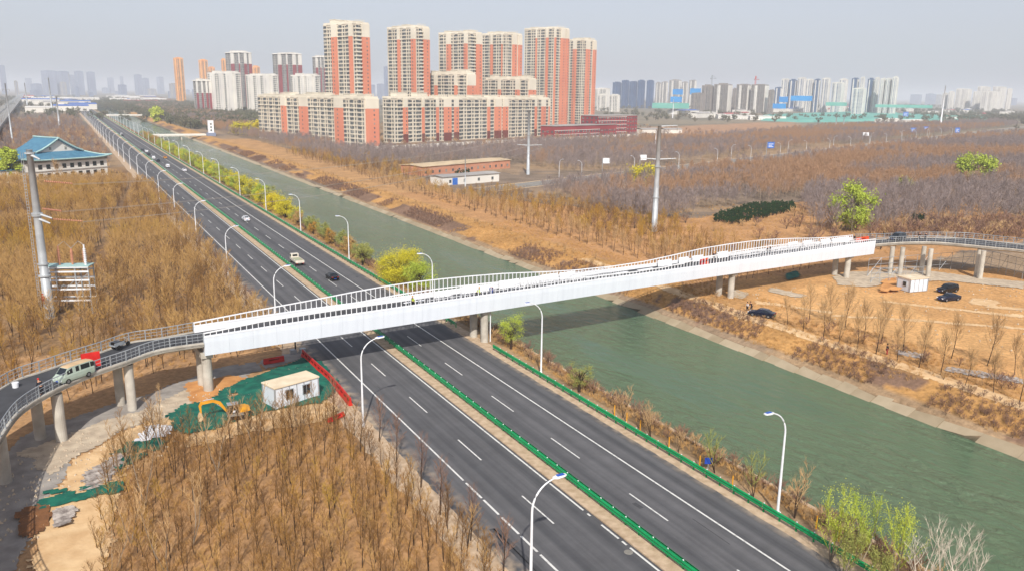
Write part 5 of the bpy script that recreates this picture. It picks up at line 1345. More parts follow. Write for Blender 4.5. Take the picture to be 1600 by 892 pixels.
for i, (u, v_, s, lab) in enumerate([(975, 652, .8, 'bare shrubby tree behind the guardrail left of the blue verge sign'), (1015, 682, .85, 'bare twiggy tree behind the guardrail above the blue verge sign'), (1117, 738, .95, 'bare tree with greenish twigs just right of the blue verge sign'),
        (1178, 775, .95, 'bare tree with greenish twigs left of the canal side lamp foot'), (1243, 808, 1.0, 'bare twiggy tree right of the canal side lamp foot'), (1060, 706, .55, 'low round bare bush behind the guardrail before the blue verge sign')]):
    x, y = G(u, v_); T, C = tree_geo(350 + i, 4.6, 2.0, nb=20, sub=10, first=.2, up=.8, tw=.035, tl=.8, r0=.07, multi=2)
    t = thing('verge_tree', (x, y, gz1(x, y)), i, lab, 'tree'); t.scale = (s, s, s)
    T.build('trunk', M['bark'], t); C.build('crown', M['leaf_olive' if i in (2, 3) else 'twig_tan'], t)
# row between guardrail and canal beyond the bridge
ROW = {m: [leafy_geo(400 + 10 * k + j, 2.5, 5.6, 4200, .22, .06, 0, 26) for j in range(2)] for k, m in enumerate(('leaf_yellow', 'leaf_lime', 'leaf_olive', 'twig_olive'))}
ROWM = {m: [(T.mesh('trunk', M['bark']), C.mesh('crown', M[m])) for T, C in L_] for m, L_ in ROW.items()}
LABR = {'leaf_yellow': 'bright yellow roadside tree in the row between highway and canal', 'leaf_lime': 'light green roadside tree in the row between highway and canal',
        'leaf_olive': 'olive green roadside tree in the row between highway and canal', 'twig_olive': 'bare brownish roadside tree in the row between highway and canal'}
for i in range(105):
    y = 178 + i * 5.4
    if y < 245: m = ('leaf_olive', 'leaf_olive', 'twig_olive')[i % 3]; s = .78
    elif y < 270: m = 'leaf_yellow'; s = 1.1
    elif y < 330: m = ('leaf_yellow', 'leaf_lime', 'leaf_yellow', 'leaf_olive')[i % 4]; s = 1.25
    elif y < 460: m = ('leaf_olive', 'leaf_yellow', 'leaf_lime')[i % 3]; s = 1.15
    elif y < 620: m = ('leaf_lime', 'leaf_olive', 'leaf_lime', 'leaf_yellow')[i % 4]; s = 1.05
    else: m = ('leaf_olive', 'twig_olive')[i % 2]; s = .95
    x = 59.2 + .8 * sin(i * 2.1); s *= 1 + .14 * sin(i * 3.7)
    t = thing('roadside_tree', (x, y, gz1(x, y) - .1), i * 1.9, LABR[m], 'tree', 'roadside row: ' + m.split('_')[1] + ' trees beyond the bridge'); t.scale = (s, s, s)
    a, b = ROWM[m][i % 2]; link('trunk', a, t); link('crown', b, t)
# scattered willows in and beyond the woods
for i, (u, v_, vt, wpx, m, lab) in enumerate([(1330, 362, 288, 62, 'leaf_lime', 'light green willow standing above the bare trees by the right end of the bridge'), (1520, 292, 243, 48, 'leaf_lime', 'light green willow in the bare wood at the far right'),
        (1409, 305, 280, 30, 'leaf_olive', 'small greenish tree between the two light green willows'), (1005, 292, 263, 60, 'leaf_yellow', 'rounded yellow tree behind the right steel power pole'),
        (16, 286, 238, 26, 'leaf_lime', 'small bright green tree in front of the blue roofed hall'), (245, 190, 168, 16, 'leaf_lime', 'small yellow green tree beyond the canal footbridge')]):
    x, y = G(u, v_); D = hypot(x, y); h = (v_ - vt) / FPX * D; rx = wpx / 2 / FPX * D
    leafy('willow_tree', x, y, h, rx, m, 370 + i, lab, n=7000, ls=max(.4, D / 450), base=.1, clumps=34)
for i in range(5):
    u = 372 + i * 15; x, y = G(u, 212); D = hypot(x, y)
    leafy('yellow_tree', x, y, 12, 7, 'leaf_yellow', 380 + i, ['leftmost', 'second', 'middle', 'fourth', 'rightmost'][i] + ' of five golden yellow trees massed left of the orange slab block', n=1600, ls=1.1, base=.05)
# evergreen plantation block
EG = []
for i in range(2):
    T, C = leafy_geo(390 + i, .85, 2.6, 420, .3, .02, 0, 14); EG.append(join_src('evergreen_shape', T, C, [M['bark'], M['leaf_dark']]))
pe = area_pts(PX((1113, 347), (1150, 352), (1243, 330), (1240, 320), (1180, 322), (1120, 338)), 1.7, .25, 51)
pe = np.concatenate([pe, area_pts(PX((1420, 348), (1445, 350), (1450, 340), (1425, 340)), 1.8, .3, 52), area_pts(PX((700, 268), (725, 278), (735, 270), (712, 262)), 3, .3, 53)])
scatter('evergreen_nursery', pe, rs.uniform(0, 6.28, len(pe)), rs.uniform(.6, .9, len(pe)), rs.randint(0, 2, len(pe)), EG, 'block of dark green evergreen shrubs in rows beside the bare clearing', 'evergreens')
# far tree belts between the far roofs
FT = [join_src('far_tree_shape', *leafy_geo(395 + i, 5, 9, 260, 1.5, .02, 0, 16), [M['bark'], M['far_green'] if 'far_green' in M else M.setdefault('far_green', veg_mat('far_dull_trees', (112, 104, 84), (92, 96, 74)))]) for i in range(3)]
fp = []
fp.append(area_pts([(-900, 1150), (120, 1150), (300, 1700), (200, 3500), (-1500, 3500)], 46, .5, 61, clump=(62, 240, .47)))
fp.append(area_pts([(110, 850), (210, 850), (330, 1500), (420, 2200), (60, 2600), (105, 1500)], 13, .5, 63, drop=.2))
fp.append(area_pts([(560, 1100), (1400, 700), (2600, 1500), (4200, 2800), (2500, 4200), (600, 3300)], 48, .5, 64, clump=(65, 260, .46)))
fp.append(area_pts([(1100, 640), (1600, 560), (2600, 1100), (1900, 1200), (1300, 860)], 22, .5, 66, clump=(67, 120, .5)))
fp = np.concatenate(fp)
scatter('far_tree_belts', fp, rs.uniform(0, 6.28, len(fp)), rs.uniform(.7, 1.3, len(fp)), rs.randint(0, 3, len(fp)), FT, 'dull distant belts of trees between the far roofs towards the horizon', 'woodland')
# ------------------------------------------------------------------ buildings
M['cream'] = mat('cream_render', (208, 199, 182), (192, 183, 166), scale=.05)
M['cream2'] = mat('cream_trim', (220, 212, 194), (206, 198, 180), scale=.05)
M['orange_wall'] = mat('orange_render', (212, 136, 108), (202, 126, 100), scale=.05)
M['brick_dark'] = mat('brown_plinth', (120, 64, 56), (104, 56, 50))
M['win'] = mat('window_band', (70, 76, 80), (142, 142, 134), rough=.3, scale=.45, lo=.5, hi=.62)
M['redwall'] = mat('dark_red_render', (150, 62, 66), (136, 54, 58), scale=.05)
M['offwhite'] = mat('offwhite_render', (222, 218, 208), (206, 202, 194), scale=.05)
M['greywall'] = mat('grey_render', (170, 166, 160), (150, 146, 142), scale=.05)
M['raw_conc'] = mat('raw_concrete', (146, 138, 130), (128, 120, 114), scale=.1)
M['pale_orange'] = mat('pale_orange_render', (238, 178, 108), (226, 160, 92), scale=.05)
M['blueglass'] = mat('blue_cladding', (72, 98, 134), (60, 84, 120), rough=.4, scale=.05)
M['blue_net'] = mat('blue_safety_net', (40, 140, 200), (30, 120, 184), scale=.05)
M['teal_net'] = mat('teal_debris_net', (92, 160, 146), (112, 172, 158), rough=.9, scale=.03, bump=.2, bscale=.3)
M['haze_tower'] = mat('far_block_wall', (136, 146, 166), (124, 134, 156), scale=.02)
M['teal_roof'] = mat('teal_roof_tiles', (66, 112, 138), (78, 126, 150), rough=.6, scale=.6, bump=.04, bscale=3)
M['teal_trim'] = mat('teal_ridge_trim', (160, 190, 186), (146, 176, 174))
M['blue_roof'] = mat('blue_sheet_roof', (60, 110, 190), (50, 96, 170))
M['red_roof'] = mat('red_sheet_roof', (180, 50, 56), (160, 44, 50))
M['pink_brick'] = mat('pink_brick_wall', (196, 140, 112), (180, 126, 100), scale=.4)
M['pale_roof'] = mat('pale_cement_roof', (206, 184, 150), (188, 166, 134), scale=.2)

def col_t(P0, dv, u, z, tmax):
    """distance along a wall from P0 in direction dv at which it passes photo column u"""
    def pu(t):
        x, y = P0[0] + dv[0] * t, P0[1] + dv[1] * t
        X = x * _cy - y * _sy; Y = x * _sy + y * _cy; zc = _cp * Y - _sp * (z - HC); yc = _sp * Y + _cp * (z - HC)
        a = X / zc * FPX; b = -yc / zc * FPX
        return 800 + _cr * a - _sr * b
    lo, hi = 0, tmax; s = pu(tmax) > pu(0)
    for _ in range(40):
        m = (lo + hi) / 2
        if (pu(m) < u) == s: lo = m
        else: hi = m
    return (lo + hi) / 2
def tower(name, corner, w, d, H, yaw, label, cat='apartment block', left=(), front=(), wall='cream', accent='orange_wall', trim='cream2', fh=3.0, bay=3.2, crown=3, uz=40, group=None, plinth=None, balc=(), roofstuff=5, glass='win', brim=0, px=True):
    """corner = front left corner (the one nearest the camera); left face runs back, front face runs along +A.
    left/front/balc: accent or balcony strips given as photo columns (px) or metres"""
    A = (cos(yaw), sin(yaw)); B = (-sin(yaw), cos(yaw))
    t = thing(name, (corner[0], corner[1], 0), yaw, label, cat, group)
    n = int(H / fh); H = n * fh
    g = MB(); g.bb(.4, w - .4, .4, d - .4, 0, H - .5); g.build('glazing', M[glass], t)
    f = MB()
    for k in range(n):
        f.bb(.05, w - .05, .05, d - .05, k * fh - .25 if k else 0, k * fh + .8)
    f.bb(0, w, 0, d, H - .8, H + .6)
    gb_ = MB(); nbx = max(1, int(round(w / bay))); nby = max(1, int(round(d / bay)))
    if bay < 5:
        for i in range(nbx):
            if i % 3 == 1:
                a, b = w * i / nbx, w * (i + 1) / nbx
                gb_.bb(a + .15, b - .15, -.95, .35, 0, H)
                for k in range(n + 1): f.bb(a, b, -1.1, .04, k * fh - .25, k * fh + .75)
        for i in range(nby):
            if i % 3 == 1:
                a, b = d * i / nby, d * (i + 1) / nby
                gb_.bb(-.95, .35, a + .15, b - .15, 0, H)
                for k in range(n + 1): f.bb(-1.1, .04, a, b, k * fh - .25, k * fh + .75)
        tag(gb_.build('bay_glazing', M[glass], t), kind='stuff')
    tag(f.build('floor_bands', M[wall], t), kind='stuff')
    p = MB()
    k = 0; nx = max(1, int(round(w / bay))); ny = max(1, int(round(d / bay)))
    for i in range(nx + 1):
        x = w * i / nx; wd = .55 if i % 2 else 1.1
        p.bb(max(-.12, x - wd / 2), min(w + .12, x + wd / 2), -.14, .8, 0, H + .01); p.bb(max(-.12, x - wd / 2), min(w + .12, x + wd / 2), d - .8, d + .14, 0, H + .01)
    for i in range(ny + 1):
        y = d * i / ny; wd = .55 if i % 2 else 1.1
        p.bb(-.15, .8, max(-.11, y - wd / 2), min(d + .11, y + wd / 2), 0, H + .02); p.bb(w - .8, w + .15, max(-.11, y - wd / 2), min(d + .11, y + wd / 2), 0, H + .02)
    tag(p.build('wall_piers', M[wall], t), kind='stuff')
    hc = H - crown * fh
    def strip(face, a, b, pl):
        q = MB(); c = MB(); lo = 0
        def bx(m, z0, z1, e):
            e += .62
            if face == 'L': m.bb(-e, .6, a, b, z0, z1)
            elif face == 'R': m.bb(w - .6, w + e, a, b, z0, z1)
            else: m.bb(a, b, -e, .6, z0, z1)
        if pl:
            bx(c, 0, 2.2 * fh, .72); c.build('plinth', M[pl], t); c = MB(); lo = 2.2 * fh
        bx(q, lo, hc, .65); q.build('accent_panel', M[accent], t)
        if crown:
            bx(c, hc + .02, H + .9, .7)
            c.build('crown_panel', M[trim], t)
        if b - a > 4:
            wn = MB(); m = (a + b) / 2 + (b - a) * .12
            for k in range(1, n - crown):
                z = k * fh + 1
                if face == 'L': wn.bb(-1.3, -1.12, m - .5, m + .5, z, z + 1.3)
                elif face == 'R': wn.bb(w + 1.12, w + 1.3, m - .5, m + .5, z, z + 1.3)
                else: wn.bb(m - .5, m + .5, -1.3, -1.12, z, z + 1.3)
            tag(wn.build('small_windows', M['win'], t), kind='stuff')
    for a, b in left:
        if px: t1, t2 = sorted((col_t(corner, B, a, uz, d * 1.5), col_t(corner, B, b, uz, d * 1.5)))
        else: t1, t2 = a, b
        if t2 - t1 > .4: strip('L', max(-.1, t1), min(d, t2), plinth)
    for a, b in front:
        if px: t1, t2 = sorted((col_t(corner, A, a, uz, w * 1.5), col_t(corner, A, b, uz, w * 1.5)))
        else: t1, t2 = a, b
        e = t2 > w - 2
        if e: t2 = w + .1
        if t2 - t1 > .4: strip('F', t1, t2, plinth)
    if front and e: strip('R', 0, min(d, 8), plinth)
    for a, b in balc:
        t1, t2 = sorted((col_t(corner, A, a, uz, w * 1.5), col_t(corner, A, b, uz, w * 1.5))) if px else (a, b)
        bm = MB()
        for k in range(1, n): bm.bb(t1, t2, -1.3, .3, k * fh - .15, k * fh + 1.0)
        tag(bm.build('balconies', M[trim], t), kind='stuff')
    # crown band, parapet and roof houses
    c = MB(); c.bb(-.5, w + .5, -.5, d + .5, hc - .25, hc + .15) if crown else None
    c.bb(-.4 - brim, w + .4 + brim, -.4 - brim, d + .4 + brim, H + .6, H + 1.2)
    c.build('cornice', M[trim], t)
    r = random.Random(int(corner[0] * 7 + corner[1]))
    c = MB()
    for a, b, e, f_ in ((-.2, w + .2, -.2, .1), (-.2, w + .2, d - .1, d + .2), (-.2, .1, .1, d - .1), (w - .1, w + .2, .1, d - .1)): c.bb(a, b, e, f_, H + 1.2, H + 2.3)
    tag(c.build('parapet', M[trim], t), kind='stuff')
    for i in range(roofstuff):
        along = d > w
        q = (i + .5) / roofstuff
        cx = w * (.5 if along else q); cy_ = d * (q if along else .5)
        sx, sy = (w * .55, d / roofstuff * .5) if along else (w / roofstuff * .5, d * .55)
        hh = r.uniform(2.5, 5)
        c = MB(); c.bb(cx - sx / 2, cx + sx / 2, cy_ - sy / 2, cy_ + sy / 2, H + .55, H + hh); c.bb(cx - sx / 2 - .3, cx + sx / 2 + .3, cy_ - sy / 2 - .3, cy_ + sy / 2 + .3, H + hh, H + hh + .4)
        # open roof frame
        for k in range(6):
            xx = cx - sx * .5 + sx * k / 5
            c.bb(xx - .2, xx + .2, -.1 if not along else cy_ - sy * .9, .25 if not along else cy_ - sy * .85, H + 2.3, H + 4.2)
        c.build('roof_house', M[trim], t)
    return t
R21, R16 = radians(21), radians(16)
def place(u, v): return G(u, v)
# slab 1
c1 = G(571, 232)
tower('slab_block', c1, 11.2, 150, 34, R16, 'long orange and cream slab block at the left end of the estate', left=[(525, 539), (470, 484), (442, 448.5)], front=[(571.5, 595)], crown=2, uz=15, plinth=None, roofstuff=9)
c2 = G(617, 224.3)
tower('slab_block', c2, 193, 13, 34, R21, 'very long orange striped slab block standing in front of the tall towers', front=[(630, 636), (659, 662), (680, 684.5), (692, 704), (708, 715.5), (761, 764.5), (772, 782), (785.5, 792.5), (834, 837.5), (844, 851), (856.5, 862)], crown=2, uz=15, plinth='brick_dark', roofstuff=9)
def twr(u0, uc, u1, vt, D, lab, left, front, balc=(), wall='cream', accent='orange_wall', trim='cream2', yaw=R21, crown=3, fh=3.0, name='apartment_tower', **k):
    P = FAR(uc, D); H = HGT(D, vt, uc)
    A = (cos(yaw), sin(yaw)); B = (-sin(yaw), cos(yaw))
    w = col_t(P, A, u1, H * .6, 200); d = col_t(P, B, u0, H * .6, 200)
    return tower(name, P, w, d, H, yaw, lab, left=left, front=front, balc=balc, wall=wall, accent=accent, trim=trim, crown=crown, fh=fh, uz=H * .6, **k)
twr(509, 554, 577.5, 46, 680, 'tallest cream tower with orange stripes at the left of the orange estate', [(521, 529), (548, 554)], [(566, 577.5)], [(557, 565)], roofstuff=3)
twr(606.5, 651, 670.5, 48, 745, 'second cream and orange tower standing alone behind the long slab block', [(622.7, 626), (644, 650.5)], [(661, 670.5)], [(655, 660.5)], roofstuff=3)
twr(686, 731, 752, 55, 800, 'third cream and orange tower, left half of the touching middle pair', [(699, 705), (726, 731)], [(743.5, 752)], [(734, 742)], roofstuff=3)
twr(753, 790, 814, 56, 850, 'fourth cream and orange tower, right half of the touching middle pair', [(767, 770), (784, 786)], [(800, 806), (809, 814)], roofstuff=3)
twr(819, 864, 887, 50, 930, 'broadest tall cream tower with thin orange stripes right of the middle pair', [(837, 839.5), (853, 856)], [(864.5, 867), (875, 881), (883, 887)], roofstuff=3)
twr(886.5, 908, 929.5, 65, 985, 'rightmost tall orange striped tower beside the red school', [(895, 900)], [(913, 920), (925, 929.5)], roofstuff=2)
twr(667, 729, 742, 117, 755, 'left one of two mid height orange blocks between slab and towers', [(680, 684), (711, 715)], [(729.5, 742)], roofstuff=4, name='apartment_block')
twr(759, 825, 836, 121, 800, 'right one of two mid height orange blocks between slab and towers', [(779, 784), (806, 812)], [(825.5, 836)], roofstuff=4, name='apartment_block')
# white slabs and dark red towers to the left
for (u0, uc, u1, vt, D, lab) in ((326, 366, 377, 117, 1370, 'leftmost of three white slab blocks beside the dark red towers'), (385, 424, 435, 119, 1330, 'middle one of three white slab blocks'), (456, 490, 500, 120, 1300, 'rightmost of three white slab blocks, behind the orange slab')):
    m = uc - u0
    twr(u0, uc, u1, vt, D, lab, [(u0 + m * .1, u0 + m * .3), (u0 + m * .45, u0 + m * .6), (u0 + m * .72, u0 + m * .98)], [(uc + .5, uc + 3)], wall='offwhite', accent='offwhite', trim='offwhite', crown=1, roofstuff=2, brim=.6, name='apartment_block')
for (u0, uc, u1, vt, D, lab) in ((303, 318, 330, 127, 1420, 'shortest dark red striped tower at the far left of the estate'), (355, 378, 394, 88, 1560, 'tall dark red striped tower behind the leftmost white slab'), (428, 452, 472, 88, 1560, 'tall dark red striped tower between the middle and right white slabs'), (490, 504, 512, 92, 1600, 'narrow dark red striped tower half hidden left of the tallest orange tower')):
    m = uc - u0; q = u1 - uc
    twr(u0, uc, u1, vt, D, lab, [(u0 + m * .35, u0 + m * .55), (u0 + m * .88, uc)], [(uc + q * .3, uc + q * .55), (uc + q * .75, u1)], wall='greywall', accent='redwall', trim='offwhite', crown=6, roofstuff=2, brim=1.5)
# pale orange towers
for (u0, uc, u1, vt, D, lab) in ((273, 281, 288, 97, 2300, 'slim pale orange tower standing apart at the left of the skyline'), (312, 319, 326, 98, 2500, 'pale orange tower left of the tall dark red tower'), (326, 332, 337, 109, 2550, 'lower pale orange tower touching its neighbour on the right'), (347, 351, 355, 97, 2500, 'pale orange tower tucked against the tall dark red tower'), (394, 400, 407, 107, 2500, 'pale orange block right of the tall dark red tower')):
    twr(u0, uc, u1, vt, D, lab, [(u0 + 2, u0 + 4)], [(uc + 1, uc + 3)], wall='pale_orange', accent='pale_orange', trim='pale_orange', crown=1, roofstuff=1, bay=7)
# skyline to the right
def far_block(u0, u1, vt, D, lab, wall='haze_tower', accent=None, name='far_block', group=None, **k):
    uc = u0 + (u1 - u0) * .55
    acc = accent or wall; m = u1 - u0
    return twr(u0, uc, u1, vt, D, lab, [(u0 + m * .2, u0 + m * .35)], [(u1 - m * .22, u1)], wall=wall, accent=acc, trim=k.pop('trim', wall), crown=0, roofstuff=k.pop('roofstuff', 1), bay=k.pop('bay', 6), name=name, group=group, **k)
for i, (a, b, v_) in enumerate(((957, 970, 129), (971, 982, 127), (983, 995, 128), (996, 1007, 127), (1010, 1021, 127))):
    far_block(a, b, v_, 2500, f'{ORD[i]} from the left of five blue grey towers right of the orange estate', 'blueglass', 'blueglass', glass='blueglass')
for i, (a, b, v_) in enumerate(((928, 952, 138), (934, 950, 148), (952, 968, 148))):
    far_block(a, b, v_, 2100 - 100 * i, ['wide pale pinkish block right behind the rightmost orange tower', 'low cream block left of the blue grey towers', 'low cream block with a blue strip below the blue grey towers'][i], 'offwhite')
for i, (a, b, v_) in enumerate(((1024, 1032, 130), (1033, 1043, 129), (1045, 1064, 126), (1065, 1074, 129), (1076, 1087, 127))):
    far_block(a, b, v_, 2700, f'{ORD[i]} grey white tower in the cluster right of the blue grey towers', 'greywall', 'offwhite')
for i, (a, b, v_, D) in enumerate(((1096, 1114, 134, 2000), (1115, 1143, 133, 2000), (1080, 1098, 146, 1900), (1144, 1150, 139, 2100), (1150, 1172, 134, 2000), (1173, 1200, 134, 2000), (1200, 1209, 141, 2000))):
    far_block(a, b, v_, D, f'{ORD[i]} raw concrete shell block under construction in the middle of the skyline', 'raw_conc', 'offwhite' if i in (1, 4, 5) else None, glass='win')
for i, (a, b, v_, D) in enumerate(((1210, 1221, 137, 2300), (1220, 1232, 126, 2400), (1232, 1244, 127, 2400), (1245, 1258, 125, 2400), (1258, 1270, 126, 2300), (1271, 1280, 127, 2300), (1283, 1296, 125, 2300), (1299, 1318, 131, 2200), (1310, 1323, 127, 2400), (1329, 1340, 126, 2300), (1332, 1352, 140, 2000), (1343, 1349, 125, 2300), (1354, 1364, 127, 2200), (1365, 1372, 126, 2200), (1374, 1381, 126, 2150), (1382, 1391, 126, 2150), (1392, 1401.5, 125, 2150))):
    far_block(a, b, v_, D, f'{ORD[i]} from the left in the white and blue tower cluster on the right skyline', 'blueglass' if i in (0, 2, 5, 9, 12) else 'offwhite', 'offwhite', glass='blueglass')
for i, (a, b, v_, D) in enumerate(((1472, 1480, 146, 3600), (1481, 1491, 144, 3600), (1493, 1517, 141, 3400), (1520, 1532, 144, 3400), (1534, 1563, 144, 3300), (1526, 1546, 138, 3700), (1550, 1571, 138, 3700), (1572, 1580, 141, 3500))):
    far_block(a, b, v_, D, f'{ORD[i]} pale block in the small far cluster near the right edge', 'offwhite', 'offwhite', glass='greywall')
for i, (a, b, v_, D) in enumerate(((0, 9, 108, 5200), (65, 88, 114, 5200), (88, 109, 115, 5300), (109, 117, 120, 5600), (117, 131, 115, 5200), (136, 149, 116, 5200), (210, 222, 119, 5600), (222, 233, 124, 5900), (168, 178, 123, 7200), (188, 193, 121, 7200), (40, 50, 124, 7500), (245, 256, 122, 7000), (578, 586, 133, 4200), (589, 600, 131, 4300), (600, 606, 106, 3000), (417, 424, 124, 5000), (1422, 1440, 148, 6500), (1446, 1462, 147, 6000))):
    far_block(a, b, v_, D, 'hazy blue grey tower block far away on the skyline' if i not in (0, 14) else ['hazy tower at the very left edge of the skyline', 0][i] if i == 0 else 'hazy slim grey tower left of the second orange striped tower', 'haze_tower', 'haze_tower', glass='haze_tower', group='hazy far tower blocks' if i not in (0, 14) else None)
rz_ = random.Random(44)
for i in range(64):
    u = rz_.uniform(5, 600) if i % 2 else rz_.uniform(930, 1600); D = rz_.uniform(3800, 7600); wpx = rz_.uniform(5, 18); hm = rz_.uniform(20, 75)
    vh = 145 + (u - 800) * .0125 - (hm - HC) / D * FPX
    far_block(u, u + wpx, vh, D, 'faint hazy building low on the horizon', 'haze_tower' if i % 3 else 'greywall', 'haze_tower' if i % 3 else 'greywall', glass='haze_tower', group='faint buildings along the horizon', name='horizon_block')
# blue and green safety nets hung on the construction sites, and teal netted heaps
def net_box(u0, u1, v0, v1, D, mkey, lab, cat='netting', dep=12):
    a = FAR(u0, D); b = FAR(u1, D); z1 = HGT(D, v0, u0); z0 = max(0, HGT(D, v1, u0))
    L_ = hypot(b[0] - a[0], b[1] - a[1]); an = atan2(b[1] - a[1], b[0] - a[0])
    t = MB(); n = 6
    r = random.Random(int(u0)); top = []
    for i in range(n + 1): top.append(z1 + r.uniform(-.04, .04) * (z1 - z0))
    t.loft([[(L_ * i / n, 0, z0), (L_ * i / n, dep, z0), (L_ * i / n, dep, top[i]), (L_ * i / n, 0, top[i])] for i in range(n + 1)])
    o = t.build('safety_net', M[mkey]); o.location = (a[0], a[1], 0); o.rotation_euler = (0, 0, an)
    return tag(o, lab, cat)
net_box(1051, 1067, 139, 147, 1950, 'blue_net', 'bright blue square net left on the raw concrete site'); net_box(1048, 1066, 150, 158, 1900, 'blue_net', 'lower blue net strip below the blue square net')
net_box(1078, 1095, 138, 147, 2050, 'blue_net', 'blue net band beside the raw concrete shells'); net_box(1218, 1232, 150, 158, 1800, 'blue_net', 'blue net on the left part of the right construction site')
net_box(1236, 1270, 149, 156, 1800, 'blue_net', 'long blue net band on the right construction site'); net_box(1209, 1230, 160, 167, 1700, 'blue_net', 'lowest blue net at the foot of the right construction site')
net_box(1020, 1078, 159, 167, 1750, 'teal_net', 'teal netted hoarding below the blue nets'); net_box(1292, 1325, 158, 163, 2100, 'teal_net', 'hazy teal net strip left below the white tower cluster'); net_box(1370, 1460, 161, 165, 2100, 'teal_net', 'hazy teal net strip right below the white tower cluster')
def heap(poly, h, mkey, lab, seed, name='netted_heap', step=14):
    P = np.array(PX(*poly)); q = area_pts(P, step, 0, seed)
    x0, y0 = P.min(0); x1, y1 = P.max(0)
    gx = np.arange(x0, x1 + step, step); gy = np.arange(y0, y1 + step, step); X, Y = np.meshgrid(gx, gy, indexing='ij')
    ins = inpoly(X, Y, [tuple(p) for p in P]); Z = np.where(ins, h * (.5 + .6 * nz2(X, Y, seed, step * 3)), -.5)
    mb = MB(); nx, ny = X.shape
    mb.v = [tuple(p) for p in np.stack([X, Y, Z], -1).reshape(-1, 3)]
    for i in range(nx - 1):
        for j in range(ny - 1):
            if ins[i, j] or ins[i + 1, j] or ins[i, j + 1] or ins[i + 1, j + 1]:
                mb.f.append((i * ny + j, (i + 1) * ny + j, (i + 1) * ny + j + 1, i * ny + j + 1)); mb.m.append(0)
    return tag(mb.build(name, M[mkey]), lab, 'netting')
heap(((1194, 181), (1320, 177), (1400, 178), (1400, 189), (1250, 192), (1195, 189)), 4, 'teal_net', 'broad teal net covered ground left of the far blue road sign', 1)
heap(((1404, 179), (1470, 182), (1540, 184), (1528, 192), (1404, 190)), 4, 'teal_net', 'broad teal net covered ground right of the far blue road sign', 2)
# low sheds
def shed(P, L_, W_, H_, yaw, wall, roof, lab, group=None, rise=.8, wins=0, name='shed', cat='shed'):
    t = thing(name, (P[0], P[1], 0), yaw, lab, cat, group)
    mb = MB(); mb.bb(0, L_, 0, W_, -.2, H_); mb.build('wall', M[wall], t)
    mb = MB(); mb.loft([[(x, -.5, H_ + .02), (x, W_ / 2, H_ + rise), (x, W_ + .5, H_ + .02), (x, W_ + .5, H_ + .2), (x, W_ / 2, H_ + rise + .2), (x, -.5, H_ + .2)] for x in (-.5, L_ + .5)]); mb.build('roof', M[roof], t)
    for i in range(wins):
        x = L_ * (i + .5) / wins; mb = MB(); mb.bb(x - .6, x + .6, -.06, .1, 1.0, 2.3); mb.build('window', M['win'], t)
    return t
p = G(660, 275.5); s1 = shed(p, 64, 15, 4.2, R21, 'pink_brick', 'pale_roof', 'long pink brick shed with a pale roof in the bare woods', rise=.5, wins=14)
p = G(692, 291); s2 = shed(p, 32, 9, 3.6, radians(14), 'offwhite', 'greywall', 'lower white shed with a grey roof and a bright blue door', rise=.4, wins=4)
mb = MB(); mb.bb(5.2, 8.0, -.12, .05, 0, 3.0); mb.build('door', M['blue_roof'], s2)
shed(G(968, 296), 6, 4, 2.6, .3, 'offwhite', 'greywall', 'tiny white hut among the bare trees left of the right steel pole')
rr = random.Random(12)
rcol = ['offwhite', 'offwhite', 'blue_roof', 'red_roof', 'greywall', 'offwhite']
for i in range(46):
    u = rr.uniform(30, 235); D = rr.uniform(1500, 3800); x, y = FAR(u, D)
    if 20 < x < 120: continue
    k = rr.randrange(6)
    shed((x, y), rr.uniform(30, 110), rr.uniform(15, 35), rr.uniform(5, 11), rr.uniform(-.2, .4), 'offwhite', rcol[k], {'offwhite': 'white roofed', 'blue_roof': 'blue roofed', 'red_roof': 'red roofed', 'greywall': 'grey roofed'}[rcol[k]] + ' low factory shed in the hazy distance at the upper left', 'low sheds in the left distance, ' + rcol[k], rise=2)
for i in range(60):
    u = rr.uniform(930, 1600); D = rr.uniform(1300, 3600); x, y = FAR(u, D)
    if 1180 < u < 1560 and D < 2100: continue
    k = rr.randrange(6)
    shed((x, y), rr.uniform(25, 100), rr.uniform(12, 25), rr.uniform(4, 9), .37, 'offwhite', rcol[k], {'offwhite': 'white roofed', 'blue_roof': 'blue roofed', 'red_roof': 'red roofed', 'greywall': 'grey roofed'}[rcol[k]] + ' low shed on the plain below the right skyline', 'low sheds in the right distance, ' + rcol[k], rise=1.5)
for i, (u, v_, L_) in enumerate(((1100, 184, 60), (1122, 186, 70), (1148, 187, 60), (1172, 188, 60))):
    shed(G(u, v_), L_, 12, 6, -.5, 'offwhite', 'offwhite', f'{ORD[i]} white site barrack from the left in the row by the red soil field', rise=.6, wins=12)
for i, (u, v_) in enumerate(((1375, 192), (1412, 194), (1478, 189), (1003, 209), (1040, 209))):
    shed(G(u, v_), 55 if i < 3 else 24, 10, 5 if i < 3 else 4, .1, 'offwhite', 'offwhite' if i < 3 else 'greywall', ['white shed left below the teal netting', 'white shed right below the teal netting', 'white tent like shed beside the far junction', 'low white shed with blue doors right of the red school', 'low dark roofed shed right of the red school'][i], rise=1.2)
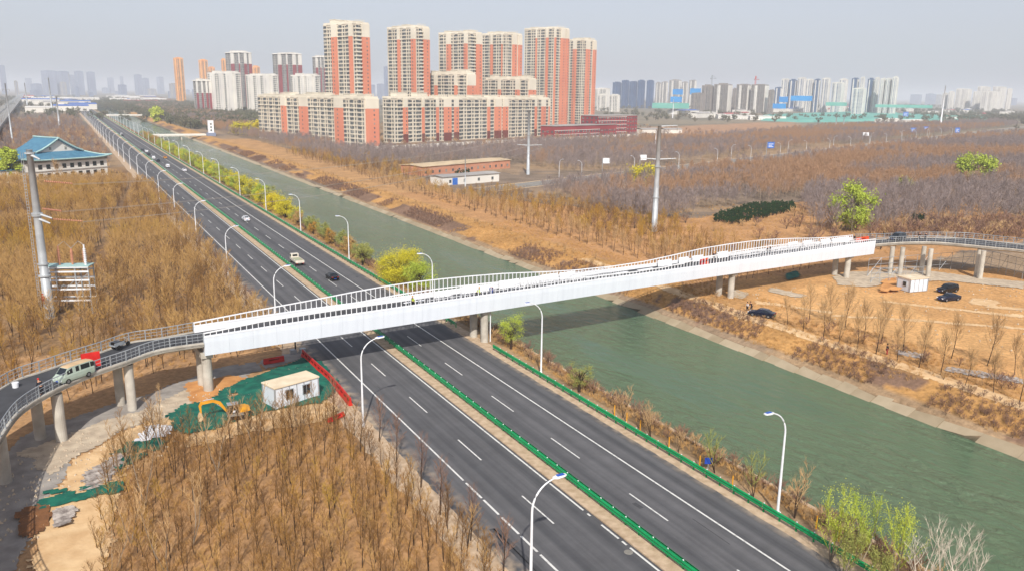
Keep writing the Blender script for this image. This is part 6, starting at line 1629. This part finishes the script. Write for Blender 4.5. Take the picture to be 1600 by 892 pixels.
# red school
def flat_block(P, L_, W_, H_, yaw, wall, lab, name='school_building', fh=3.6, cat='building'):
    t = thing(name, (P[0], P[1], 0), yaw, lab, cat)
    mb = MB(); mb.bb(0, L_, 0, W_, -.2, H_); mb.build('wall', M[wall], t)
    mb = MB(); mb.bb(-.6, L_ + .6, -.6, W_ + .6, H_, H_ + .7); mb.build('roof', M['greywall'], t)
    for k in range(int(H_ / fh)):
        n = int(L_ / 4)
        for i in range(n):
            mb = MB(); mb.bb(L_ * (i + .2) / n, L_ * (i + .72) / n, -.12, .1, k * fh + 1.0, k * fh + 2.9); o = mb.build('window', M['win'], t)
        n = int(W_ / 5)
        for i in range(n):
            mb = MB(); mb.bb(-.12, .1, W_ * (i + .25) / n, W_ * (i + .7) / n, k * fh + 1.0, k * fh + 2.9); mb.build('window', M['win'], t)
        mb = MB(); mb.bb(-.2, L_ * .72, -.22, .0, k * fh + 3.0, k * fh + 3.4); mb.build('white_band', M['offwhite'], t)
    return t
flat_block(G(866, 217), 92, 16, 10.5, R21 - .05, 'redwall', 'low two storey dark red school wing in front')
flat_block(G(934, 213), 60, 22, 18.5, R21 - .1, 'redwall', 'taller four storey dark red school block behind the low wing')
# boundary wall in front of the estate
a, b = G(560, 236), G(1000, 213)
L_ = hypot(b[0] - a[0], b[1] - a[1]); an = atan2(b[1] - a[1], b[0] - a[0])
t = thing('boundary_wall', (a[0], a[1], 0), an, 'long low pale boundary wall in front of the orange estate', 'wall')
for i in range(30):
    mb = MB(); mb.bb(L_ * i / 30 + .2, L_ * (i + 1) / 30 - .2, -.15, .15, 0, 2.4); mb.build('wall_panel', M['offwhite'], t)
    mb = MB(); mb.bb(L_ * i / 30 - .2, L_ * i / 30 + .2, -.25, .25, 0, 2.7); mb.build('post', M['offwhite'], t)
# ------------------------------------------------------------------ hall with teal hipped and gabled roof
yaw = radians(32); P0 = G(41, 285)
hall = thing('hall', (P0[0], P0[1], 0), yaw, 'white two storey hall with a sweeping teal Chinese roof beside the plantation', 'hall')
w, d, ez = 37.5, 27, 8.4
mb = MB(); mb.bb(0, w, 0, d, -.2, ez); mb.build('wall', M['offwhite'], hall)
mb = MB(); mb.bb(-.3, w + .3, -.3, d + .3, ez - .9, ez + .1); mb.build('eave_beam', M['conc_dark'], hall)
def roofring(e, z, sag=0): return [(-e, -e), (w + e, -e), (w + e, d + e), (-e, d + e)], z
rf = MB(); N8 = 10
def skirt(t_):  # 0 eave .. 1 top of the hip part
    ex = 1.7; ix0, ix1, iy0, iy1 = 8.5, w - 8.5, 5.5, d - 5.5; q = t_
    z = ez + .1 + 3.0 * (q ** 1.35)
    pts = []
    x0, x1, y0, y1 = -ex + (ix0 + ex) * q, w + ex - (w + ex - ix1) * q, -ex + (iy0 + ex) * q, d + ex - (d + ex - iy1) * q
    lift = .9 * (1 - q) ** 3
    for (xa, ya), (xb, yb) in (((x0, y0), (x1, y0)), ((x1, y0), (x1, y1)), ((x1, y1), (x0, y1)), ((x0, y1), (x0, y0))):
        for k in range(N8):
            s_ = k / N8; c_ = abs(2 * s_ - 1) ** 6
            pts.append((xa + (xb - xa) * s_, ya + (yb - ya) * s_, z + lift * c_))
    return pts
rf.loft([skirt(q) for q in (0, .2, .4, .6, .8, 1)], cap=False)
gx0, gx1, gz0, gz1_ = 8.2, w - 8.2, ez + 3.0, ez + 8.6
prof = [(gx0 + (w / 2 - gx0) * q, gz0 + (gz1_ - gz0) * q ** 1.25) for q in (0, .25, .5, .75, 1)]
prof = prof + [(w - x, z) for x, z in reversed(prof[:-1])]
rf.loft([[(x, yy, z) for x, z in prof] + [(x, yy, z - .35) for x, z in reversed(prof)] for yy in (4.4, d - 4.4)])
rf.build('roof', M['teal_roof'], hall)
gb = MB()
for yy in (5.6, d - 5.6): gb.face([(gx0 + .4, yy, gz0 - .3), (w - gx0 - .4, yy, gz0 - .3), (w / 2, yy, gz1_ - .45)])
g_ = MB(); g_.loft([[(gx0 + .4, yy, gz0 - .3), (w - gx0 - .4, yy, gz0 - .3), (w / 2, yy, gz1_ - .45)] for yy in (5.5, 5.9)]); gab = g_.build('gable', M['offwhite'], hall)
for xx in (w / 2 - 4, w / 2 + 3): mb = MB(); mb.bb(xx, xx + .9, 5.38, 5.6, gz0 + .8, gz0 + 2.0); mb.build('window', M['win'], gab)
for pts in ([(x, 4.3, z + .15) for x, z in prof], [(w / 2, 4, gz1_ + .25), (w / 2, d / 2, gz1_ + .15), (w / 2, d - 4, gz1_ + .25)],
            [skirt(q)[0] for q in (0, .2, .4, .6, .8, 1)], [skirt(q)[N8] for q in (0, .2, .4, .6, .8, 1)], [skirt(q)[3 * N8] for q in (0, .2, .4, .6, .8, 1)], skirt(0)[:N8 + 1]):
    mb = MB(); mb.tube([(p[0], p[1], p[2] + .1) for p in pts], .38, 6); mb.build('ridge', M['teal_trim'], hall)
for r_ in range(2):
    for i in range(10):
        x = 2.2 + i * 3.55; mb = MB(); mb.bb(x, x + 1.7, -.1, .1, 1.0 + r_ * 3.7, 2.9 + r_ * 3.7); mb.build('window', M['glass'], hall)
mb = MB(); mb.bb(-.1, w + .1, -.35, .0, 3.7, 4.0); mb.build('ledge', M['greywall'], hall)
wing = shed(G(-60, 292), 27, 14, 5, .45, 'offwhite', 'teal_roof', 'lower white wing with a teal roof left of the hall at the photo edge', rise=2.4, wins=6, name='hall_wing', cat='building')
# ------------------------------------------------------------------ far road with lamps and signs
ra, rb_ = (150, 291), (1500, 790)
dx_, dy_ = rb_[0] - ra[0], rb_[1] - ra[1]; Lr = hypot(dx_, dy_); ux, uy = dx_ / Lr, dy_ / Lr
mb = MB(); mb.face([(ra[0], ra[1], .05), (rb_[0], rb_[1], .05), (rb_[0] - uy * 11, rb_[1] + ux * 11, .05), (ra[0] - uy * 11, ra[1] + ux * 11, .05)])
tag(mb.build('side_road', M['conc_dark']), kind='structure')
mb = MB()
for o_ in (-2.5, 11.3): mb.face([(ra[0] - uy * o_, ra[1] + ux * o_, .035), (rb_[0] - uy * o_, rb_[1] + ux * o_, .035), (rb_[0] - uy * (o_ + 2), rb_[1] + ux * (o_ + 2), .035), (ra[0] - uy * (o_ + 2), ra[1] + ux * (o_ + 2), .035)])
tag(mb.build('side_road_verge', M['tan_verge']), kind='structure')
index_children()
for i in range(16):
    s_ = 60 + i * 44
    for q, o_ in enumerate((-1, 12)):
        if q and i % 2: continue
        copy_tree(LM, (ra[0] + ux * s_ - uy * o_, ra[1] + uy * s_ + ux * o_, 0), atan2(uy, ux) + (pi / 2 if q == 0 else -pi / 2), 'white street lamp on the side road running through the bare woods', 'lamps of the side road through the woods', .85)
def board(u, v_, vt, wpx, hpx, mkey, lab, cat='sign'):
    x, y = G(u, v_); D = hypot(x, y); H = (v_ - vt) / FPX * D; bw, bh = wpx / FPX * D, hpx / FPX * D
    t = thing('road_sign', (x, y, 0), -YAW + .2, lab, cat)
    mb = MB(); mb.tube([(0, .2, 0), (0, .2, H)], .16, 8); mb.build('post', M['galv'], t)
    mb = MB(); mb.bb(.3, .3 + bw, -.08, .08, H - bh, H); mb.build('sign_board', M[mkey], t)
    mb = MB(); mb.bb(0, .3 + bw * .8, .1, .3, H - bh * .6, H - bh * .5); mb.build('bracket', M['galv'], t)
    if mkey == 'blue_roof':
        mb = MB()
        for k in range(3): mb.bb(.3 + bw * .15, .3 + bw * (.85 - .2 * (k % 2)), -.1, -.08, H - bh * (.35 + .22 * k), H - bh * (.28 + .22 * k))
        tag(mb.build('sign_print', M['white'], t), kind='stuff')
board(941, 268, 248, 11, 8, 'white', 'white roadside board left of the right steel pole, the left one of two'); board(999, 262, 243, 10, 8, 'white', 'white roadside board left of the right steel pole, the right one of two')
board(1347, 222, 209, 9, 5, 'white', 'small white board on the side road near the far junction')
board(1197, 246, 224, 11, 9, 'blue_roof', 'blue direction sign in the middle of the side road'); board(1421, 214, 202, 9, 6, 'blue_roof', 'blue road sign, left one of two by the far junction')
board(1441, 211, 200, 8, 5, 'blue_roof', 'blue road sign, right one of two by the far junction'); board(1491, 213, 202, 7, 7, 'blue_roof', 'blue road sign nearest the right edge'); board(1410, 188, 177, 8, 6, 'blue_roof', 'dark blue sign above the teal netting')
board(1335, 180, 176, 5, 3, 'blue_roof', 'tiny far blue sign below the white towers')
# ------------------------------------------------------------------ small bridge over the canal with a white sign tower
fb = thing('canal_footbridge', (0, 0, 0), 0, 'small flat concrete bridge over the canal in the distance', 'bridge')
for o_, nm in ((745, 'deck'),):
    mb = MB(); mb.bb(60, 108, 742, 750, -.2, .6); mb.build('deck', M['concrete'], fb)
    for yy in (742.2, 749.8): mb = MB(); mb.bb(60, 108, yy - .1, yy + .1, .6, 1.6); mb.build('parapet', M['offwhite'], fb)
    for xx in (74, 88): mb = MB(); mb.bb(xx - .6, xx + .6, 742.6, 749.4, -4.4, -.21); mb.build('pier', M['concrete'], fb)
fb2 = thing('canal_footbridge', (0, 0, 0), 0, 'second flat concrete canal bridge farther up the canal', 'bridge')
mb = MB(); mb.bb(58, 112, 1310, 1320, -.2, .9); mb.build('deck', M['concrete'], fb2)
for yy in (1310.2, 1319.8): mb = MB(); mb.bb(58, 112, yy - .15, yy + .15, .9, 2.2); mb.build('parapet', M['offwhite'], fb2)
x, y = 112, 742
t = thing('sign_tower', (x, y, 0), 0, 'white square tower with dark marks at the end of the small canal bridge', 'tower')
mb = MB(); mb.bb(-2.2, 2.2, -2, 2, 0, 13); mb.build('shaft', M['white'], t)
mb = MB(); mb.bb(-3.5, 3.5, -3, 3, 0, 2.6); mb.build('base', M['haze_tower'], t)
for k in range(3): mb = MB(); mb.bb(-.7, .7, -2.1, -1.98, 4 + 2.6 * k, 5.5 + 2.6 * k); mb.build('sign_mark', M['win'], t)
# ------------------------------------------------------------------ railway viaduct at the far left
va, vb_ = G(-70, 262, 7), G(36, 149, 7)
t = thing('railway_viaduct', (va[0], va[1], 0), atan2(vb_[1] - va[1], vb_[0] - va[0]), 'straight grey elevated railway running to the horizon at the upper left edge', 'viaduct')
Lv = min(4200, hypot(vb_[0] - va[0], vb_[1] - va[1]))
mb = MB(); mb.bb(0, Lv, -6, 6, 6.2, 7.6); mb.build('deck', M['conc_dark'], t)
for o_ in (-6, 5.7): mb = MB(); mb.bb(0, Lv, o_, o_ + .3, 7.6, 9.0); mb.build('parapet', M['greywall'], t)
mb = MB()
for i in range(int(Lv / 32)): mb.bb(i * 32 + 15, i * 32 + 17.5, -3, 3, -.2, 6.2)
tag(mb.build('viaduct_piers', M['conc_dark'], t), kind='stuff')
mb = MB()
for i in range(int(Lv / 50)):
    for o_ in (-5.4, 5.4): mb.bb(i * 50, i * 50 + .3, o_ - .15, o_ + .15, 7.6, 15)
    mb.bb(i * 50, i * 50 + .2, -5.4, 5.4, 14, 14.3)
tag(mb.build('catenary_masts', M['galv'], t), kind='stuff')
# ------------------------------------------------------------------ steel power poles
def pole(u, v_, vt, r0, lab, arms=(), name='power_pole', mkey='grey_pole', yaw=0):
    x, y = G(u, v_); D = hypot(x, y); lo, hi = 0, 80
    H = (v_ - vt) / FPX * D * 1.03
    t = thing(name, (x, y, gz1(x, y)), yaw, lab, 'power pole')
    mb = MB(); mb.tube([(0, 0, -.3), (0, 0, H * .5), (0, 0, H)], [r0, r0 * .82, r0 * .62], 14); mb.build('shaft', M[mkey], t, smooth=True)
    mb = MB()
    for q in (.33, .62): mb.tube([(0, 0, H * q - .12), (0, 0, H * q + .12)], r0 * 1.12, 14)
    mb.build('flange', M[mkey], t)
    for z, a0, a1 in arms:
        mb = MB(); mb.tube([(a0, 0, H * z + .25), (0, 0, H * z - .1)], [.1, .22], 6) if a0 else None
        if a1: mb.tube([(0, 0, H * z - .1), (a1, 0, H * z + .25)], [.22, .1], 6)
        if a0 or a1: mb.build('cross_arm', M[mkey], t)
        for s_ in (a0, a1):
            if s_: m2 = MB(); m2.tube([(s_, 0, H * z + .2), (s_, 0, H * z - 1.2)], .09, 6); m2.build('insulator', M['conc_dark'], t)
    return t, H
pole(1022, 362, 205, .85, 'tall grey steel power pole standing right of centre among the bare trees', ((.995, 0, 5.0), (.69, -5.0, 5.2)), yaw=-YAW)
pole(825, 273, 178, .8, 'grey green steel power pole behind the pink brick shed', ((.99, 0, 0), (.46, -5.5, 6.5)), yaw=-YAW)
pole(82, 179, 133, 1.2, 'far steel power pole with a forked top left of the highway', ((.98, -5, 5),)); pole(93.5, 203, 161, .9, 'far slanting looking steel pole left of the highway'); pole(43, 169, 138, 1.3, 'far steel pole beside the railway viaduct'); pole(20, 226, 150, .6, 'thin pale pole at the far left before the railway viaduct', ((.9, -2, 2),))
pole(1469, 200, 146, 1.0, 'tall thin white mast beside the far junction', mkey='white'); pole(1305, 205, 183, .6, 'thin pole left one of two in the right hand woods'); pole(1317, 206, 183, .6, 'thin pole right one of two in the right hand woods'); pole(727, 297, 247, .28, 'thin grey pole by the blue doored shed'); pole(1051, 185, 158, .7, 'thin white mast behind the red soil field', mkey='white')
pole(1024, 228, 205, .3, 'thin white post behind the top of the right steel pole', mkey='white'); pole(111, 150, 122, 2.0, 'faint antenna mast on the left skyline')
# left steel pole with cable terminal platform
tp, HP = pole(78, 497, 272, .78, 'big grey steel power pole with a ladder standing in the left plantation', yaw=-YAW + .1)
for o_, y_ in ((-1.15, 0), (-1.5, 0)):
    mb = MB(); mb.tube([(o_, y_, .5), (o_ * .95, y_, HP - .5)], .04, 5); mb.build('ladder_rail', M['galv'], tp)
mb = MB()
for k in range(48): mb.bb(-1.5, -1.12, -.03, .03, 1 + k * .5, 1.06 + k * .5)
tag(mb.build('ladder_rungs', M['galv'], tp), kind='stuff')
for z in (.26, .63, .98): mb = MB(); mb.tube([(0, 0, HP * z - .12), (0, 0, HP * z + .12)], 1.05 - z * .25, 14); mb.build('collar', M['grey_pole'], tp)
for z, a in ((.97, 1.8), (.63, 2.6), (.60, 2.2)):
    mb = MB(); mb.tube([(.3, -.2, HP * z), (a, -.6, HP * z - .7)], [.28, .12], 7); mb.build('cross_arm', M['grey_pole'], tp)
INS = []
for z, a, l in ((.82, 2.0, 4.5), (.66, 1.2, 3), (.60, 2.4, 5)):
    mb = MB(); n_ = 14
    mb.tube([(a, -.3, HP * z), (a + l, -.5, HP * z - .35)], .05, 5)
    for k in range(n_): q = k / n_; mb.tube([(a + l * q, -.3 - .2 * q, HP * z - .35 * q), (a + l * q + .1, -.3 - .2 * q, HP * z - .35 * q)], .17, 7)
    mb.build('insulator_string', M['pink_brick'], tp)
    c = cos(-YAW + .1); s = sin(-YAW + .1); px_, py_ = tp.location.x, tp.location.y
    INS.append((px_ + (a + l) * c + .5 * s, py_ + (a + l) * s - .5 * c, HP * z - .35))
M['wire'] = mat('wire', (168, 160, 150), rough=.6)
for k, p in enumerate(INS):
    for o_ in (0, .45):
        far = (p[0] + 150, p[1] + 95 + 3 * k, p[2] + 3); pts = []
        for q in range(17):
            f_ = q / 16; pts.append((p[0] + (far[0] - p[0]) * f_, p[1] + o_ + (far[1] - p[1]) * f_, p[2] - o_ * .4 + (far[2] - p[2]) * f_ - 4 * 3.0 * f_ * (1 - f_)))
        mb = MB(); mb.tube(pts, .022, 4); o = mb.build('power_line', M['wire']); tag(o, ('upper' if o_ == 0 else 'lower') + ' wire of the ' + ('top', 'middle', 'bottom')[k] + ' pair leaving the left steel pole', 'wire')
# platform frame beside it
px_, py_ = G(118, 487)
pf = thing('cable_platform', (px_, py_, 0), -YAW + .12, 'steel frame platform with cable terminals beside the left steel pole', 'platform')
for i, (a, b) in enumerate(((-3.2, -.8), (-3.2, 1.6), (1.0, -.8), (1.0, 1.6), (3.2, -.8), (3.2, 1.6))):
    mb = MB(); mb.bb(a - .09, a + .09, b - .09, b + .09, -.2, 8.3); mb.build('post', M['galv'], pf)
for z in (8.3,): mb = MB(); mb.bb(-4.6, 3.4, -1.0, 1.8, z, z + .14); mb.build('deck_plate', M['teal_trim'], pf)
for z in (2.2, 4.2, 5.8, 7.3, 8.1):
    for b in (-.92, 1.72): mb = MB(); mb.bb(-4.8, 3.3, b - .06, b + .06, z, z + .28); mb.build('beam', M['lamp_white'], pf)
for k in range(3):
    mb = MB(); mb.tube([(-3.2 + 2.1 * k, -.95, 3 + k), (-1 + 2.1 * k, -.95, 5.2 + k)], .06, 5); mb.build('brace', M['galv'], pf)
for i, (a, b, h_) in enumerate(((-1.8, .2, 3.4), (.2, .6, 2.8), (2.6, 0, 3.6), (2.0, 1.2, 2.4))):
    mb = MB(); mb.tube([(a, b, 8.44), (a, b, 8.44 + h_)], [.18, .14], 8)
    for k in range(8): mb.tube([(a, b, 8.9 + k * h_ / 11), (a, b, 9.0 + k * h_ / 11)], .27, 8)
    mb.build('cable_terminal', M['pink_brick' if i != 2 else 'lamp_white'], pf)
mb = MB(); mb.tube([(-1.8, .2, 11.8), (-.8, .4, 12.6), (.2, .6, 11.3)], .04, 4); mb.tube([(.2, .6, 11.3), (1.6, .3, 12.6), (2.6, 0, 12)], .04, 4); mb.build('jumper_wire', M['galv'], pf)
# tower cranes
def crane(u, D, vt, lab, red):
    x, y = FAR(u, D); H = HGT(D, vt, u)
    t = thing('tower_crane', (x, y, 0), .6, lab, 'crane')
    mb = MB()
    for a in (-1, 1):
        for b in (-1, 1): mb.bb(a - .25, a + .25, b - .25, b + .25, 0, H)
    for k in range(int(H / 3)): mb.bb(-1.2, 1.2, -1.2, -.9, k * 3, k * 3 + .3); mb.bb(-1.2, 1.2, .9, 1.2, k * 3 + 1.5, k * 3 + 1.8)
    tag(mb.build('mast', M['red' if red else 'galv'], t), kind='stuff')
    mb = MB(); mb.bb(-14, 45, -.6, .6, H - 8, H - 7); mb.bb(-.8, .8, -.8, .8, H - 8, H); mb.build('jib', M['red' if red else 'galv'], t)
    mb = MB(); mb.tube([(0, 0, H), (40, 0, H - 7)], .3, 4); mb.tube([(0, 0, H), (-13, 0, H - 7)], .3, 4); mb.bb(-14, -10, -1, 1, H - 10, H - 7.9); mb.build('tie', M['galv'], t)
crane(1111, 2050, 119, 'grey tower crane above the left raw concrete shells', 0); crane(1179, 2050, 121, 'red topped tower crane above the right raw concrete shells', 1)
# ------------------------------------------------------------------ air
def haze(density=1.8e-4):
    x0, x1, y0, y1, z0, z1 = -17000, 27000, -3500, 27500, -7, 150
    mb = MB(); mb.bb(x0, x1, y0, y1, z0, z1)
    m = bpy.data.materials.new('haze_air'); m.use_nodes = True
    t = m.node_tree; t.nodes.remove(t.nodes['Principled BSDF'])
    pv = t.nodes.new('ShaderNodeVolumePrincipled'); pv.inputs['Density'].default_value = density
    pv.inputs['Color'].default_value = (.85, .90, .98, 1); pv.inputs['Anisotropy'].default_value = .0
    t.links.new(pv.outputs[0], t.nodes['Material Output'].inputs['Volume'])
    tag(mb.build('haze', m), kind='stuff')
haze()
